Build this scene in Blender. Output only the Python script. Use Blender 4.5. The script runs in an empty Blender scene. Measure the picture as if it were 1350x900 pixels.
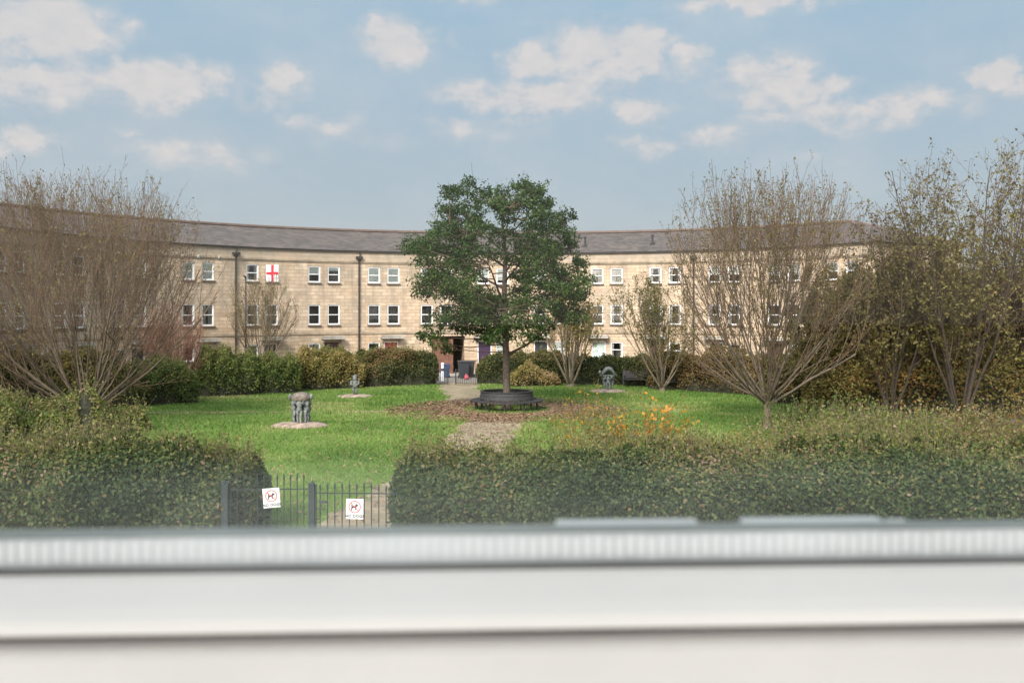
import bpy, bmesh, math, random
import numpy as np
from math import sin, cos, pi, radians as rad, sqrt
from mathutils import Vector, Matrix

random.seed(7)
RNG = np.random.default_rng(7)
SC = bpy.context.scene
COL = SC.collection
EYE = 4.35
F = 1312.0            # pixels of a 1350 wide frame per unit of tangent
HOR = 410.0
CX, CY, R = 0.2, 44.6, 25.0     # centre and radius of the crescent


def gx(px, d):        # metres to the right of the camera axis at distance d
    return (px - 675) / F * d


def gz(py, d):        # height above the ground at distance d
    return EYE - (py - HOR) / F * d


# ------------------------------------------------------------------ helpers
def link(name, me, mat=None, parent=None, smooth=False):
    o = bpy.data.objects.new(name, me)
    COL.objects.link(o)
    if mat is not None:
        for m in (mat if isinstance(mat, (list, tuple)) else [mat]):
            me.materials.append(m)
    if parent is not None:
        o.parent = parent
    if smooth:
        me.polygons.foreach_set('use_smooth', [True] * len(me.polygons))
    return o


def tag(o, label=None, cat=None, group=None, kind=None):
    if label: o['label'] = label
    if cat: o['category'] = cat
    if group: o['group'] = group
    if kind: o['kind'] = kind
    return o


def thing(name, label, cat, loc=(0, 0, 0), rz=0.0, group=None):
    o = bpy.data.objects.new(name, None)
    o.empty_display_size = 0.2
    COL.objects.link(o)
    o.location = loc
    o.rotation_euler = (0, 0, rz)
    return tag(o, label, cat, group)


def kids(o):
    return [c for c in COL.objects if c.parent == o]


def copy_tree(o, parent=None, loc=None, rz=None):
    c = o.copy()
    COL.objects.link(c)
    if parent is not None: c.parent = parent
    if loc is not None: c.location = loc
    if rz is not None: c.rotation_euler = (0, 0, rz)
    for ch in kids(o):
        if ch != c: copy_tree(ch, c)
    return c


class MB:
    """collects faces of one mesh"""
    def __init__(s):
        s.v, s.f, s.uv = [], [], []

    def quad(s, a, b, c, d, uv=None):
        n = len(s.v); s.v += [tuple(a), tuple(b), tuple(c), tuple(d)]
        s.f.append((n, n + 1, n + 2, n + 3)); s.uv.append(uv)

    def poly(s, pts, uv=None):
        n = len(s.v); s.v += [tuple(p) for p in pts]
        s.f.append(tuple(range(n, n + len(pts)))); s.uv.append(uv)

    def box(s, c, size, rz=0.0, rx=0.0, ry=0.0):
        M = Matrix.Translation(c) @ Matrix.Rotation(rz, 4, 'Z') @ Matrix.Rotation(ry, 4, 'Y') @ Matrix.Rotation(rx, 4, 'X')
        n = len(s.v)
        for z in (-.5, .5):
            for x, y in ((-.5, -.5), (.5, -.5), (.5, .5), (-.5, .5)):
                s.v.append(tuple(M @ Vector((x * size[0], y * size[1], z * size[2]))))
        for q in ((3, 2, 1, 0), (4, 5, 6, 7), (0, 1, 5, 4), (1, 2, 6, 5), (2, 3, 7, 6), (3, 0, 4, 7)):
            s.f.append(tuple(n + i for i in q)); s.uv.append(None)

    def tube(s, pts, rr, sides=8, cap=True, flat=1.0):
        pts = [Vector(p) for p in pts]
        if not isinstance(rr, (list, tuple)): rr = [rr] * len(pts)
        n = len(s.v)
        u = None
        for i, p in enumerate(pts):
            t = (pts[min(i + 1, len(pts) - 1)] - pts[max(i - 1, 0)])
            if t.length < 1e-9: t = Vector((0, 0, 1))
            t.normalize()
            if u is None:
                u = t.cross(Vector((0, 1, 0)))
                if u.length < .1: u = t.cross(Vector((1, 0, 0)))
            u = (u - t * u.dot(t)).normalized()
            w = t.cross(u)
            for k in range(sides):
                a = 2 * pi * k / sides
                s.v.append(tuple(p + (u * cos(a) + w * sin(a) * flat) * rr[i]))
        for i in range(len(pts) - 1):
            for k in range(sides):
                a, b = n + i * sides + k, n + i * sides + (k + 1) % sides
                s.f.append((a, b, b + sides, a + sides)); s.uv.append(None)
        if cap:
            s.f.append(tuple(n + k for k in range(sides))[::-1]); s.uv.append(None)
            m = n + (len(pts) - 1) * sides
            s.f.append(tuple(m + k for k in range(sides))); s.uv.append(None)

    def lathe(s, prof, sides=24, c=(0, 0, 0), sx=1.0, sy=1.0, a0=0.0, a1=2 * pi, close=False):
        full = abs(a1 - a0 - 2 * pi) < 1e-6
        cols = sides if full else sides + 1
        n = len(s.v)
        for k in range(cols):
            a = a0 + (a1 - a0) * k / sides
            for r, z in prof:
                s.v.append((c[0] + r * cos(a) * sx, c[1] + r * sin(a) * sy, c[2] + z))
        m = len(prof)
        for k in range(sides):
            k2 = (k + 1) % cols
            for j in range(m if close else m - 1):
                j2 = (j + 1) % m
                s.f.append((n + k * m + j, n + k2 * m + j, n + k2 * m + j2, n + k * m + j2)); s.uv.append(None)

    def build(s, name, mat, parent=None, smooth=False, bevel=0.0, weld=False):
        me = bpy.data.meshes.new(name)
        me.from_pydata(s.v, [], s.f)
        if any(u is not None for u in s.uv):
            l = me.uv_layers.new(name='UVMap').data
            i = 0
            for f, u in zip(s.f, s.uv):
                for k in range(len(f)):
                    if u is not None: l[i].uv = u[k]
                    i += 1
        if weld or bevel:
            bm = bmesh.new(); bm.from_mesh(me)
            bmesh.ops.remove_doubles(bm, verts=bm.verts, dist=1e-5)
            if bevel:
                es = [e for e in bm.edges if len(e.link_faces) == 2 and e.calc_face_angle(0) > .7]
                bmesh.ops.bevel(bm, geom=es, offset=bevel, segments=2, profile=.5, affect='EDGES')
            bm.to_mesh(me); bm.free()
        me.update()
        return link(name, me, mat, parent, smooth)


def np_mesh(name, V, Q, rnd, mat, parent=None, smooth=False):
    """a mesh out of quads Q with one float per face"""
    me = bpy.data.meshes.new(name)
    V = np.ascontiguousarray(V, np.float32); Q = np.ascontiguousarray(Q, np.int32)
    me.vertices.add(len(V)); me.vertices.foreach_set('co', V.ravel())
    me.loops.add(Q.size); me.loops.foreach_set('vertex_index', Q.ravel())
    me.polygons.add(len(Q)); me.polygons.foreach_set('loop_start', np.arange(0, Q.size, Q.shape[1], dtype=np.int32))
    if rnd is not None:
        a = me.attributes.new('rnd', 'FLOAT', 'FACE'); a.data.foreach_set('value', np.ascontiguousarray(rnd, np.float32))
    me.update(calc_edges=True)
    me.validate()
    return link(name, me, mat, parent, smooth)


def unit(a):
    return a / np.maximum(np.linalg.norm(a, axis=1, keepdims=True), 1e-9)


def leaf_cloud(name, P, size, rnd, mat, parent=None, nrm=None, bias=.8, aspect=.6, droop=.0, flat=False):
    N = len(P)
    size = np.broadcast_to(np.asarray(size, float), (N,))[:, None]
    n = RNG.normal(size=(N, 3))
    if nrm is not None: n = unit(n) + bias * nrm
    n = unit(n)
    a = RNG.normal(size=(N, 3)); a[:, 2] -= droop
    a = unit(a - n * (a * n).sum(1, keepdims=True))
    b = np.cross(n, a)
    V = np.empty((N, 4, 3))
    V[:, 0] = P
    V[:, 1] = P + a * size * .45 + b * size * aspect * .5 + n * size * .1
    V[:, 2] = P + a * size
    V[:, 3] = P + a * size * .45 - b * size * aspect * .5 + n * size * .1
    return np_mesh(name, V.reshape(-1, 3), np.arange(4 * N).reshape(-1, 4), np.clip(rnd, 0, 1), mat, parent)


class Tubes:
    """many thin tapered tubes in one mesh, one float per tube"""
    def __init__(s):
        s.V, s.Q, s.R, s.n = [], [], [], 0

    def add(s, pts, rr, sides=4, rnd=.5):
        pts = np.asarray(pts, float); rr = np.asarray(rr, float)
        m = len(pts)
        t = np.empty_like(pts); t[1:-1] = pts[2:] - pts[:-2]; t[0] = pts[1] - pts[0]; t[-1] = pts[-1] - pts[-2]
        t = unit(t)
        ref = np.array([.3, .9, .1]) if abs(t[0] @ np.array([.3, .9, .1])) < .85 else np.array([1., 0, .2])
        u = unit(ref - t * (t @ ref)[:, None]); w = np.cross(t, u)
        a = 2 * pi * np.arange(sides) / sides
        ring = pts[:, None] + (u[:, None] * np.cos(a)[None, :, None] + w[:, None] * np.sin(a)[None, :, None]) * rr[:, None, None]
        i = np.arange(m - 1)[:, None] * sides; k = np.arange(sides)[None]; k2 = (k + 1) % sides
        q = np.stack([i + k, i + k2, i + k2 + sides, i + k + sides], -1).reshape(-1, 4) + s.n
        s.V.append(ring.reshape(-1, 3)); s.Q.append(q); s.R.append(np.full(len(q), rnd)); s.n += m * sides

    def build(s, name, mat, parent=None):
        return np_mesh(name, np.concatenate(s.V), np.concatenate(s.Q), np.concatenate(s.R), mat, parent, smooth=True)


def vnoise(P, scale, seed=0):
    """cheap smooth noise in about -1..1 for an array of points"""
    r = np.random.default_rng(seed)
    out = np.zeros(len(P))
    for k in range(6):
        d = unit(r.normal(size=(1, 3)))[0] * scale * (1 + .35 * k)
        out += np.sin(P @ d + r.uniform(0, 6.28)) / (1 + .25 * k)
    return out / 2.2


# ---------------------------------------------------------------- materials
def new_mat(name):
    m = bpy.data.materials.new(name); m.use_nodes = True
    nt = m.node_tree
    return m, nt, nt.nodes['Principled BSDF']


def N(nt, typ, **kw):
    n = nt.nodes.new(typ)
    for k, v in kw.items(): setattr(n, k, v)
    return n


def ramp(nt, stops, interp='LINEAR'):
    n = nt.nodes.new('ShaderNodeValToRGB'); cr = n.color_ramp; cr.interpolation = interp
    while len(cr.elements) < len(stops): cr.elements.new(.5)
    for e, (p, c) in zip(cr.elements, stops):
        e.position = p; e.color = (*c, 1) if len(c) == 3 else c
    return n


def mix(nt, fac, a, b, mode='MIX'):
    n = nt.nodes.new('ShaderNodeMix'); n.data_type = 'RGBA'; n.blend_type = mode
    for i, s in ((0, fac), (6, a), (7, b)):
        if hasattr(s, 'links'): nt.links.new(s, n.inputs[i])
        else: n.inputs[i].default_value = s if i == 0 else (*s, 1)
    return n.outputs[2]


def math_n(nt, op, a, b=0.0, clamp=False):
    n = nt.nodes.new('ShaderNodeMath'); n.operation = op; n.use_clamp = clamp
    for i, s in ((0, a), (1, b)):
        if hasattr(s, 'links'): nt.links.new(s, n.inputs[i])
        else: n.inputs[i].default_value = s
    return n.outputs[0]


def noise(nt, vec, scale, detail=4, rough=.55, lo=.3, hi=.7):
    n = N(nt, 'ShaderNodeTexNoise'); n.inputs['Scale'].default_value = scale
    n.inputs['Detail'].default_value = detail; n.inputs['Roughness'].default_value = rough
    if vec is not None: nt.links.new(vec, n.inputs['Vector'])
    m = N(nt, 'ShaderNodeMapRange'); m.inputs[1].default_value = lo; m.inputs[2].default_value = hi
    nt.links.new(n.outputs['Fac'], m.inputs[0])
    return m.outputs[0]


def plain(name, col, rough=.6, metal=0.0, var=.25, scale=6.0, bump=0.0, spec=.5):
    """one colour broken up by noise"""
    m, nt, p = new_mat(name)
    tc = N(nt, 'ShaderNodeTexCoord')
    f = noise(nt, tc.outputs['Object'], scale, 6)
    d = tuple(c * (1 - var) for c in col); l = tuple(min(1, c * (1 + var)) for c in col)
    nt.links.new(mix(nt, f, d, l), p.inputs['Base Color'])
    p.inputs['Roughness'].default_value = rough; p.inputs['Metallic'].default_value = metal
    p.inputs['Specular IOR Level'].default_value = spec
    if bump:
        b = N(nt, 'ShaderNodeBump'); b.inputs['Strength'].default_value = bump; b.inputs['Distance'].default_value = .02
        nt.links.new(noise(nt, tc.outputs['Object'], scale * 4, 5), b.inputs['Height']); nt.links.new(b.outputs[0], p.inputs['Normal'])
    return m


def leaf_mat(name, stops, rough=.55, trans=.42, spec=.3):
    m, nt, p = new_mat(name)
    at = N(nt, 'ShaderNodeAttribute', attribute_name='rnd')
    r = ramp(nt, stops); nt.links.new(at.outputs['Fac'], r.inputs[0])
    nt.links.new(r.outputs[0], p.inputs['Base Color'])
    p.inputs['Roughness'].default_value = rough; p.inputs['Specular IOR Level'].default_value = spec
    tr = N(nt, 'ShaderNodeBsdfTranslucent'); nt.links.new(r.outputs[0], tr.inputs['Color'])
    ms = N(nt, 'ShaderNodeMixShader'); ms.inputs[0].default_value = trans
    nt.links.new(p.outputs[0], ms.inputs[1]); nt.links.new(tr.outputs[0], ms.inputs[2])
    nt.links.new(ms.outputs[0], nt.nodes['Material Output'].inputs['Surface'])
    return m


def bark_mat(name, stops):
    m, nt, p = new_mat(name)
    at = N(nt, 'ShaderNodeAttribute', attribute_name='rnd')
    r = ramp(nt, stops); nt.links.new(at.outputs['Fac'], r.inputs[0])
    tc = N(nt, 'ShaderNodeTexCoord')
    f = noise(nt, tc.outputs['Object'], 9, 5)
    nt.links.new(mix(nt, f, (.55, .55, .55), (1.25, 1.2, 1.15)), nt.nodes.new('ShaderNodeRGB').outputs[0]) if False else None
    nt.links.new(mix(nt, .8, r.outputs[0], mix(nt, f, (.55, .55, .55), (1.3, 1.25, 1.2)), 'MULTIPLY'), p.inputs['Base Color'])
    p.inputs['Roughness'].default_value = .85; p.inputs['Specular IOR Level'].default_value = .2
    return m


def stone_wall_mat():
    m, nt, p = new_mat('bath_stone')
    uv = N(nt, 'ShaderNodeUVMap', uv_map='UVMap')
    tc = N(nt, 'ShaderNodeTexCoord')
    br = N(nt, 'ShaderNodeTexBrick'); br.offset = .5
    for k, v in (('Scale', 1.0), ('Mortar Size', .017), ('Mortar Smooth', .3), ('Bias', 0.0), ('Brick Width', .58), ('Row Height', .235)):
        br.inputs[k].default_value = v
    br.inputs['Color1'].default_value = (.37, .288, .203, 1); br.inputs['Color2'].default_value = (.545, .44, .325, 1)
    br.inputs['Mortar'].default_value = (.29, .225, .16, 1)
    nt.links.new(uv.outputs[0], br.inputs['Vector'])
    big = noise(nt, tc.outputs['Object'], .5, 6, .6, .35, .68)
    c = mix(nt, big, br.outputs['Color'], mix(nt, .7, br.outputs['Color'], (.98, .86, .76), 'MULTIPLY'))
    # weathering: streaks running down from the cornice and patches of grey
    sep = N(nt, 'ShaderNodeSeparateXYZ'); nt.links.new(uv.outputs[0], sep.inputs[0])
    cmb = N(nt, 'ShaderNodeCombineXYZ'); nt.links.new(math_n(nt, 'MULTIPLY', sep.outputs[0], 1.9), cmb.inputs[0]); nt.links.new(math_n(nt, 'MULTIPLY', sep.outputs[1], .33), cmb.inputs[1])
    st = noise(nt, cmb.outputs[0], 1.0, 5, .6, .40, .66)
    top = N(nt, 'ShaderNodeMapRange'); top.inputs[1].default_value = 2.0; top.inputs[2].default_value = 7.0; nt.links.new(sep.outputs[1], top.inputs[0])
    k = math_n(nt, 'MULTIPLY', st, math_n(nt, 'ADD', math_n(nt, 'MULTIPLY', top.outputs[0], .5), .28))
    c = mix(nt, k, c, (.215, .18, .14))
    par = N(nt, 'ShaderNodeMapRange'); par.inputs[1].default_value = 7.55; par.inputs[2].default_value = 7.85; nt.links.new(sep.outputs[1], par.inputs[0])
    c = mix(nt, math_n(nt, 'MULTIPLY', par.outputs[0], .62), c, (.29, .245, .19))
    m1_ = noise(nt, tc.outputs['Object'], 1.5, 6, .65, .45, .75); m2_ = noise(nt, tc.outputs['Object'], 2.3, 7, .7, .50, .72)
    c = mix(nt, math_n(nt, 'MULTIPLY', m1_, .36), c, (.60, .41, .27)); c = mix(nt, math_n(nt, 'MULTIPLY', m2_, .6), c, (.27, .23, .185))
    nt.links.new(c, p.inputs['Base Color'])
    p.inputs['Roughness'].default_value = .9; p.inputs['Specular IOR Level'].default_value = .2
    b = N(nt, 'ShaderNodeBump'); b.inputs['Strength'].default_value = .5; b.inputs['Distance'].default_value = .02
    nt.links.new(mix(nt, .25, br.outputs['Fac'], noise(nt, tc.outputs['Object'], 14, 4)), b.inputs['Height']); b.invert = True
    nt.links.new(b.outputs[0], p.inputs['Normal'])
    return m


def slate_mat():
    m, nt, p = new_mat('roof_slate')
    uv = N(nt, 'ShaderNodeUVMap', uv_map='UVMap')
    br = N(nt, 'ShaderNodeTexBrick'); br.offset = .5
    for k, v in (('Scale', 1.0), ('Mortar Size', .018), ('Mortar Smooth', .2), ('Brick Width', .34), ('Row Height', .21)):
        br.inputs[k].default_value = v
    br.inputs['Color1'].default_value = (.055, .047, .044, 1); br.inputs['Color2'].default_value = (.115, .096, .088, 1)
    br.inputs['Mortar'].default_value = (.06, .05, .046, 1)
    nt.links.new(uv.outputs[0], br.inputs['Vector'])
    tc = N(nt, 'ShaderNodeTexCoord')
    f = noise(nt, tc.outputs['Object'], .7, 8, .7)
    c = mix(nt, f, mix(nt, 1.0, br.outputs['Color'], (.68, .67, .66), 'MULTIPLY'), mix(nt, 1.0, br.outputs['Color'], (1.25, 1.16, 1.06), 'MULTIPLY'))
    nt.links.new(c, p.inputs['Base Color'])
    p.inputs['Roughness'].default_value = .7
    b = N(nt, 'ShaderNodeBump'); b.inputs['Strength'].default_value = .5; b.inputs['Distance'].default_value = .02; b.invert = True
    nt.links.new(br.outputs['Fac'], b.inputs['Height']); nt.links.new(b.outputs[0], p.inputs['Normal'])
    return m


def soil_grass_mat(name, a, b, c, scale=.6):
    m, nt, p = new_mat(name)
    tc = N(nt, 'ShaderNodeTexCoord')
    f = noise(nt, tc.outputs['Object'], scale, 7, .6, .3, .7)
    g = noise(nt, tc.outputs['Object'], scale * 22, 5, .6, .3, .7)
    nt.links.new(mix(nt, math_n(nt, 'MULTIPLY', g, .7), mix(nt, f, a, b), c), p.inputs['Base Color'])
    p.inputs['Roughness'].default_value = .95; p.inputs['Specular IOR Level'].default_value = .15
    bp = N(nt, 'ShaderNodeBump'); bp.inputs['Strength'].default_value = .6; bp.inputs['Distance'].default_value = .04
    nt.links.new(g, bp.inputs['Height']); nt.links.new(bp.outputs[0], p.inputs['Normal'])
    return m


def paver_mat():
    m, nt, p = new_mat('path_pavers')
    tc = N(nt, 'ShaderNodeTexCoord')
    br = N(nt, 'ShaderNodeTexBrick'); br.offset = .5
    for k, v in (('Scale', 1.0), ('Mortar Size', .022), ('Mortar Smooth', .4), ('Brick Width', .62), ('Row Height', .31)):
        br.inputs[k].default_value = v
    br.inputs['Color1'].default_value = (.215, .178, .135, 1); br.inputs['Color2'].default_value = (.30, .25, .19, 1)
    br.inputs['Mortar'].default_value = (.20, .18, .11, 1)
    nt.links.new(tc.outputs['Object'], br.inputs['Vector'])
    f = noise(nt, tc.outputs['Object'], 1.3, 7, .65)
    c = mix(nt, f, mix(nt, 1.0, br.outputs['Color'], (.72, .68, .60), 'MULTIPLY'), mix(nt, 1.0, br.outputs['Color'], (1.15, 1.1, 1.02), 'MULTIPLY'))
    mo = noise(nt, tc.outputs['Object'], 2.6, 6, .65, .53, .68)
    nt.links.new(mix(nt, math_n(nt, 'MULTIPLY', mo, .55), c, (.13, .14, .05)), p.inputs['Base Color'])
    p.inputs['Roughness'].default_value = .9; p.inputs['Specular IOR Level'].default_value = .2
    return m


M = {}
M['stone'] = stone_wall_mat()
M['slate'] = slate_mat()
M['trim'] = plain('stone_trim', (.28, .22, .155), .9, var=.35, scale=1.5)
M['ridge'] = plain('ridge_tile', (.115, .08, .065), .8, scale=3)
M['lead'] = plain('lead_canopy', (.30, .275, .235), .8, scale=2, var=.3)
M['sill'] = plain('dark_sill', (.13, .095, .07), .85, scale=5)
M['upvc'] = plain('white_frame', (.83, .80, .785), .4, var=.03)
M['sash'] = plain('white_sash', (.66, .66, .65), .5, var=.08)
M['black_metal'] = plain('black_metal', (.022, .022, .024), .5, scale=4)
M['brown_metal'] = plain('brown_downpipe', (.020, .016, .014), .7, scale=4)
M['rail_metal'] = plain('railing_paint', (.010, .017, .019), .7, scale=9)
M['interior'] = plain('dim_room', (.14, .125, .11), .95, scale=.7, var=.6)
M['blind'] = plain('pale_blind', (.74, .77, .71), .8, var=.06)
M['curtain'] = plain('net_curtain', (.46, .44, .40), .9, var=.3, scale=8)
M['door_black'] = plain('door_black', (.02, .02, .026), .4)
M['door_brown'] = plain('door_brown', (.075, .032, .03), .45)
M['door_red'] = plain('door_red', (.33, .028, .03), .4)
M['door_green'] = plain('door_pale_green', (.42, .50, .44), .5)
M['door_purple'] = plain('door_purple', (.038, .016, .045), .4)
M['timber'] = plain('stained_timber', (.125, .055, .036), .7, scale=3, var=.4)
M['bench'] = plain('black_bench', (.024, .023, .024), .75, scale=12, var=.5)
M['bronze'] = plain('weathered_bronze', (.125, .135, .125), .55, scale=9, var=.6, bump=.6)
M['mound'] = plain('pinkish_stone', (.27, .20, .155), .95, scale=5, var=.55, bump=.8)
M['dome'] = plain('brown_bronze', (.15, .12, .095), .75, scale=10, var=.55, bump=.7)
M['sign'] = plain('sign_white', (.66, .66, .64), .4, var=.05)
M['sign_red'] = plain('sign_red', (.50, .035, .03), .5, var=.1)
M['sign_black'] = plain('sign_black', (.015, .014, .016), .5)
M['flag_white'] = plain('flag_white', (.78, .77, .78), .8, var=.1)
M['flag_red'] = plain('flag_red', (.58, .03, .045), .8, var=.1)
M['road'] = plain('asphalt', (.15, .135, .115), .95, scale=2.5, var=.22, bump=.3)
M['pavement'] = plain('pavement_slabs', (.27, .24, .20), .95, scale=1.4, var=.2)
M['kerb'] = plain('kerb_stone', (.33, .31, .28), .9, scale=2, var=.2)
M['path'] = paver_mat()
M['dirt'] = soil_grass_mat('bare_soil', (.27, .20, .14), (.34, .25, .165), (.20, .155, .09))
M['ground'] = soil_grass_mat('rough_ground', (.045, .06, .018), (.08, .075, .03), (.035, .045, .015), .3)
M['lawn'] = soil_grass_mat('lawn_soil', (.085, .16, .026), (.14, .21, .04), (.10, .13, .035), .45)
M['bin'] = plain('bin_plastic', (.025, .028, .034), .5)
M['bin_blue'] = plain('bin_blue', (.03, .045, .085), .5)
M['white_post'] = plain('white_post', (.62, .66, .72), .6)
M['sack'] = plain('red_sack', (.42, .06, .09), .6)
M['wall_low'] = plain('low_wall_stone', (.20, .16, .12), .9, scale=3, var=.35)

G = {}
G['oak'] = leaf_mat('oak_leaves', [(0, (.016, .031, .008)), (.45, (.038, .072, .016)), (.8, (.085, .135, .030)), (1, (.16, .21, .05))], rough=.55, trans=.34, spec=.18)
G['hedge'] = leaf_mat('hedge_leaves', [(0, (.022, .036, .014)), (.4, (.052, .080, .026)), (.62, (.10, .135, .042)), (.8, (.16, .15, .045)), (.92, (.20, .13, .06)), (1, (.26, .18, .13))], rough=.55, spec=.22)
G['hedge_green'] = leaf_mat('green_hedge_leaves', [(0, (.025, .042, .012)), (.5, (.065, .10, .022)), (.85, (.13, .165, .038)), (1, (.22, .21, .06))], rough=.55, spec=.25)
G['hedge_yellow'] = leaf_mat('variegated_leaves', [(0, (.06, .07, .018)), (.35, (.16, .15, .035)), (.65, (.28, .22, .06)), (.85, (.34, .23, .10)), (1, (.40, .29, .18))])
G['hedge_dark'] = leaf_mat('dark_hedge_leaves', [(0, (.016, .026, .010)), (.5, (.042, .060, .018)), (.8, (.095, .105, .030)), (.93, (.17, .145, .045)), (1, (.22, .13, .06))], rough=.55, spec=.25)
G['olive'] = leaf_mat('olive_leaves', [(0, (.06, .065, .016)), (.5, (.13, .12, .028)), (.85, (.22, .17, .04)), (1, (.26, .13, .035))])
G['rust'] = leaf_mat('brown_leaves', [(0, (.085, .05, .022)), (.4, (.145, .095, .034)), (.75, (.20, .15, .045)), (1, (.28, .15, .05))])
G['thicket'] = leaf_mat('thicket_leaves', [(0, (.06, .043, .018)), (.4, (.125, .098, .032)), (.7, (.185, .162, .045)), (.92, (.26, .225, .065)), (1, (.30, .15, .05))])
G['orange'] = leaf_mat('orange_leaves', [(0, (.17, .14, .03)), (.35, (.34, .20, .03)), (.7, (.52, .25, .03)), (1, (.62, .22, .025))])
G['herb'] = leaf_mat('herb_leaves', [(0, (.055, .085, .02)), (.4, (.125, .16, .035)), (.7, (.215, .20, .055)), (.88, (.28, .19, .10)), (1, (.33, .23, .15))])
G['grass'] = leaf_mat('grass_blades', [(0, (.075, .145, .026)), (.45, (.135, .225, .044)), (.75, (.205, .275, .068)), (1, (.36, .33, .15))], rough=.6, trans=.35, spec=.3)
G['litter'] = leaf_mat('fallen_leaves', [(0, (.11, .06, .04)), (.5, (.21, .12, .075)), (.85, (.30, .19, .11)), (1, (.42, .30, .15))], trans=.05)
G['bark_grey'] = bark_mat('grey_bark', [(0, (.125, .098, .072)), (.5, (.108, .077, .050)), (1, (.135, .078, .050))])
G['bark_red'] = bark_mat('red_bark', [(0, (.17, .11, .085)), (.5, (.17, .085, .062)), (1, (.20, .09, .07))])
G['bark_dark'] = bark_mat('dark_bark', [(0, (.055, .042, .033)), (.5, (.085, .060, .042)), (1, (.12, .075, .05))])
G['bark_pale'] = bark_mat('pale_bark', [(0, (.155, .128, .092)), (.5, (.14, .11, .070)), (1, (.14, .10, .055))])
M['core'] = plain('hedge_twigs', (.022, .022, .012), .95, scale=10, var=.6)
M['trunk'] = plain('oak_bark', (.10, .072, .056), .9, scale=8, var=.45, bump=.8)


# pane of a window far away: mirror-like and see-through
def glass_mat(name, refl, tint=(1, 1, 1), rough=.02):
    m, nt, p = new_mat(name)
    nt.nodes.remove(p)
    tr = N(nt, 'ShaderNodeBsdfTransparent'); tr.inputs[0].default_value = (*tint, 1)
    gl = N(nt, 'ShaderNodeBsdfGlossy'); gl.inputs['Roughness'].default_value = rough
    lw = N(nt, 'ShaderNodeFresnel'); lw.inputs[0].default_value = 1.5
    f = math_n(nt, 'MULTIPLY', lw.outputs[0], refl, True)
    ms = N(nt, 'ShaderNodeMixShader')
    nt.links.new(f, ms.inputs[0]); nt.links.new(tr.outputs[0], ms.inputs[1]); nt.links.new(gl.outputs[0], ms.inputs[2])
    nt.links.new(ms.outputs[0], nt.nodes['Material Output'].inputs['Surface'])
    return m


M['pane'] = glass_mat('window_glass', 2.4, (.95, .96, .95))


# =================================================================== ground
def sheet(name, pts, z, mat):
    mb = MB(); mb.poly([(x, y, z) for x, y in pts])
    return tag(mb.build(name, mat), kind='structure')


def polar(th, r):     # th in degrees from straight ahead, clockwise
    return (CX + r * sin(rad(th)), CY + r * cos(rad(th)))


gb = MB(); gb.poly([(-900, -300, 0), (900, -300, 0), (900, 1500, 0), (-900, 1500, 0)])
tag(gb.build('ground', M['ground']), kind='structure')


def ring_sheet(name, r0, r1, z, mat, a0=-118, a1=118, n=118):
    mb = MB()
    for i in range(n):
        a, b = a0 + (a1 - a0) * i / n, a0 + (a1 - a0) * (i + 1) / n
        p = [polar(a, r0), polar(b, r0), polar(b, r1), polar(a, r1)]
        mb.quad(*[(x, y, z) for x, y in p])
    return tag(mb.build(name, mat, weld=True), kind='structure')


ring_sheet('road', 15.9, 22.3, .004, M['road'])
ring_sheet('pavement', 22.42, R + .0, .12, M['pavement'])
kb = MB()
for i in range(118):
    a, b = -118 + 2 * i, -116 + 2 * i
    for (r0, z0, r1, z1) in ((22.3, 0, 22.3, .124), (22.3, .124, 22.42, .124)):
        p = [polar(a, r0), polar(b, r0), polar(b, r1), polar(a, r1)]
        kb.quad((*p[0], z0), (*p[1], z0), (*p[2], z1), (*p[3], z1))
tag(kb.build('kerb', M['kerb'], weld=True), kind='structure')

lawn_pts = [polar(a, 21.0 if a < -52 else 15.6) for a in range(-92, 93, 4)] + [(17.5, 30), (17.5, 18.6), (-17.5, 18.6), (-20.5, 30)]
sheet('lawn', lawn_pts, .008, M['lawn'])
sheet('street', [(-60, 6), (60, 6), (60, 15.5), (-60, 15.5)], .004, M['road'])

BX, BY = -0.24, 43.9         # bench and big tree


def path_half(y):            # centre line and half width of the paved path from the near gate
    t = (y - 18.0) / 21.0
    return (-3.3 + 2.55 * t + .35 * sin(t * 3.0), 1.05 + .15 * t)


pm = MB(); L, Rr = [], []
for i in range(49):
    y = 17.4 + i * .5
    c, h = path_half(y)
    j = .10 * sin(i * 2.1) + .07 * sin(i * 5.3)
    L.append((c - h + j, y)); Rr.append((c + h + j * .7, y))
for i in range(48):
    pm.quad((*L[i], .013), (*Rr[i], .013), (*Rr[i + 1], .013), (*L[i + 1], .013))
tag(pm.build('path', M['path'], weld=True), kind='structure')
# the paved strip between bench and far gate
fp = [(-3.1, 46.5), (-3.3, 50), (-3.95, 54), (-4.6, 60.6), (-1.9, 60.6), (-1.75, 54), (-.9, 50), (.5, 46.5)]
sheet('far_path', fp, .013, M['path'])
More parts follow.
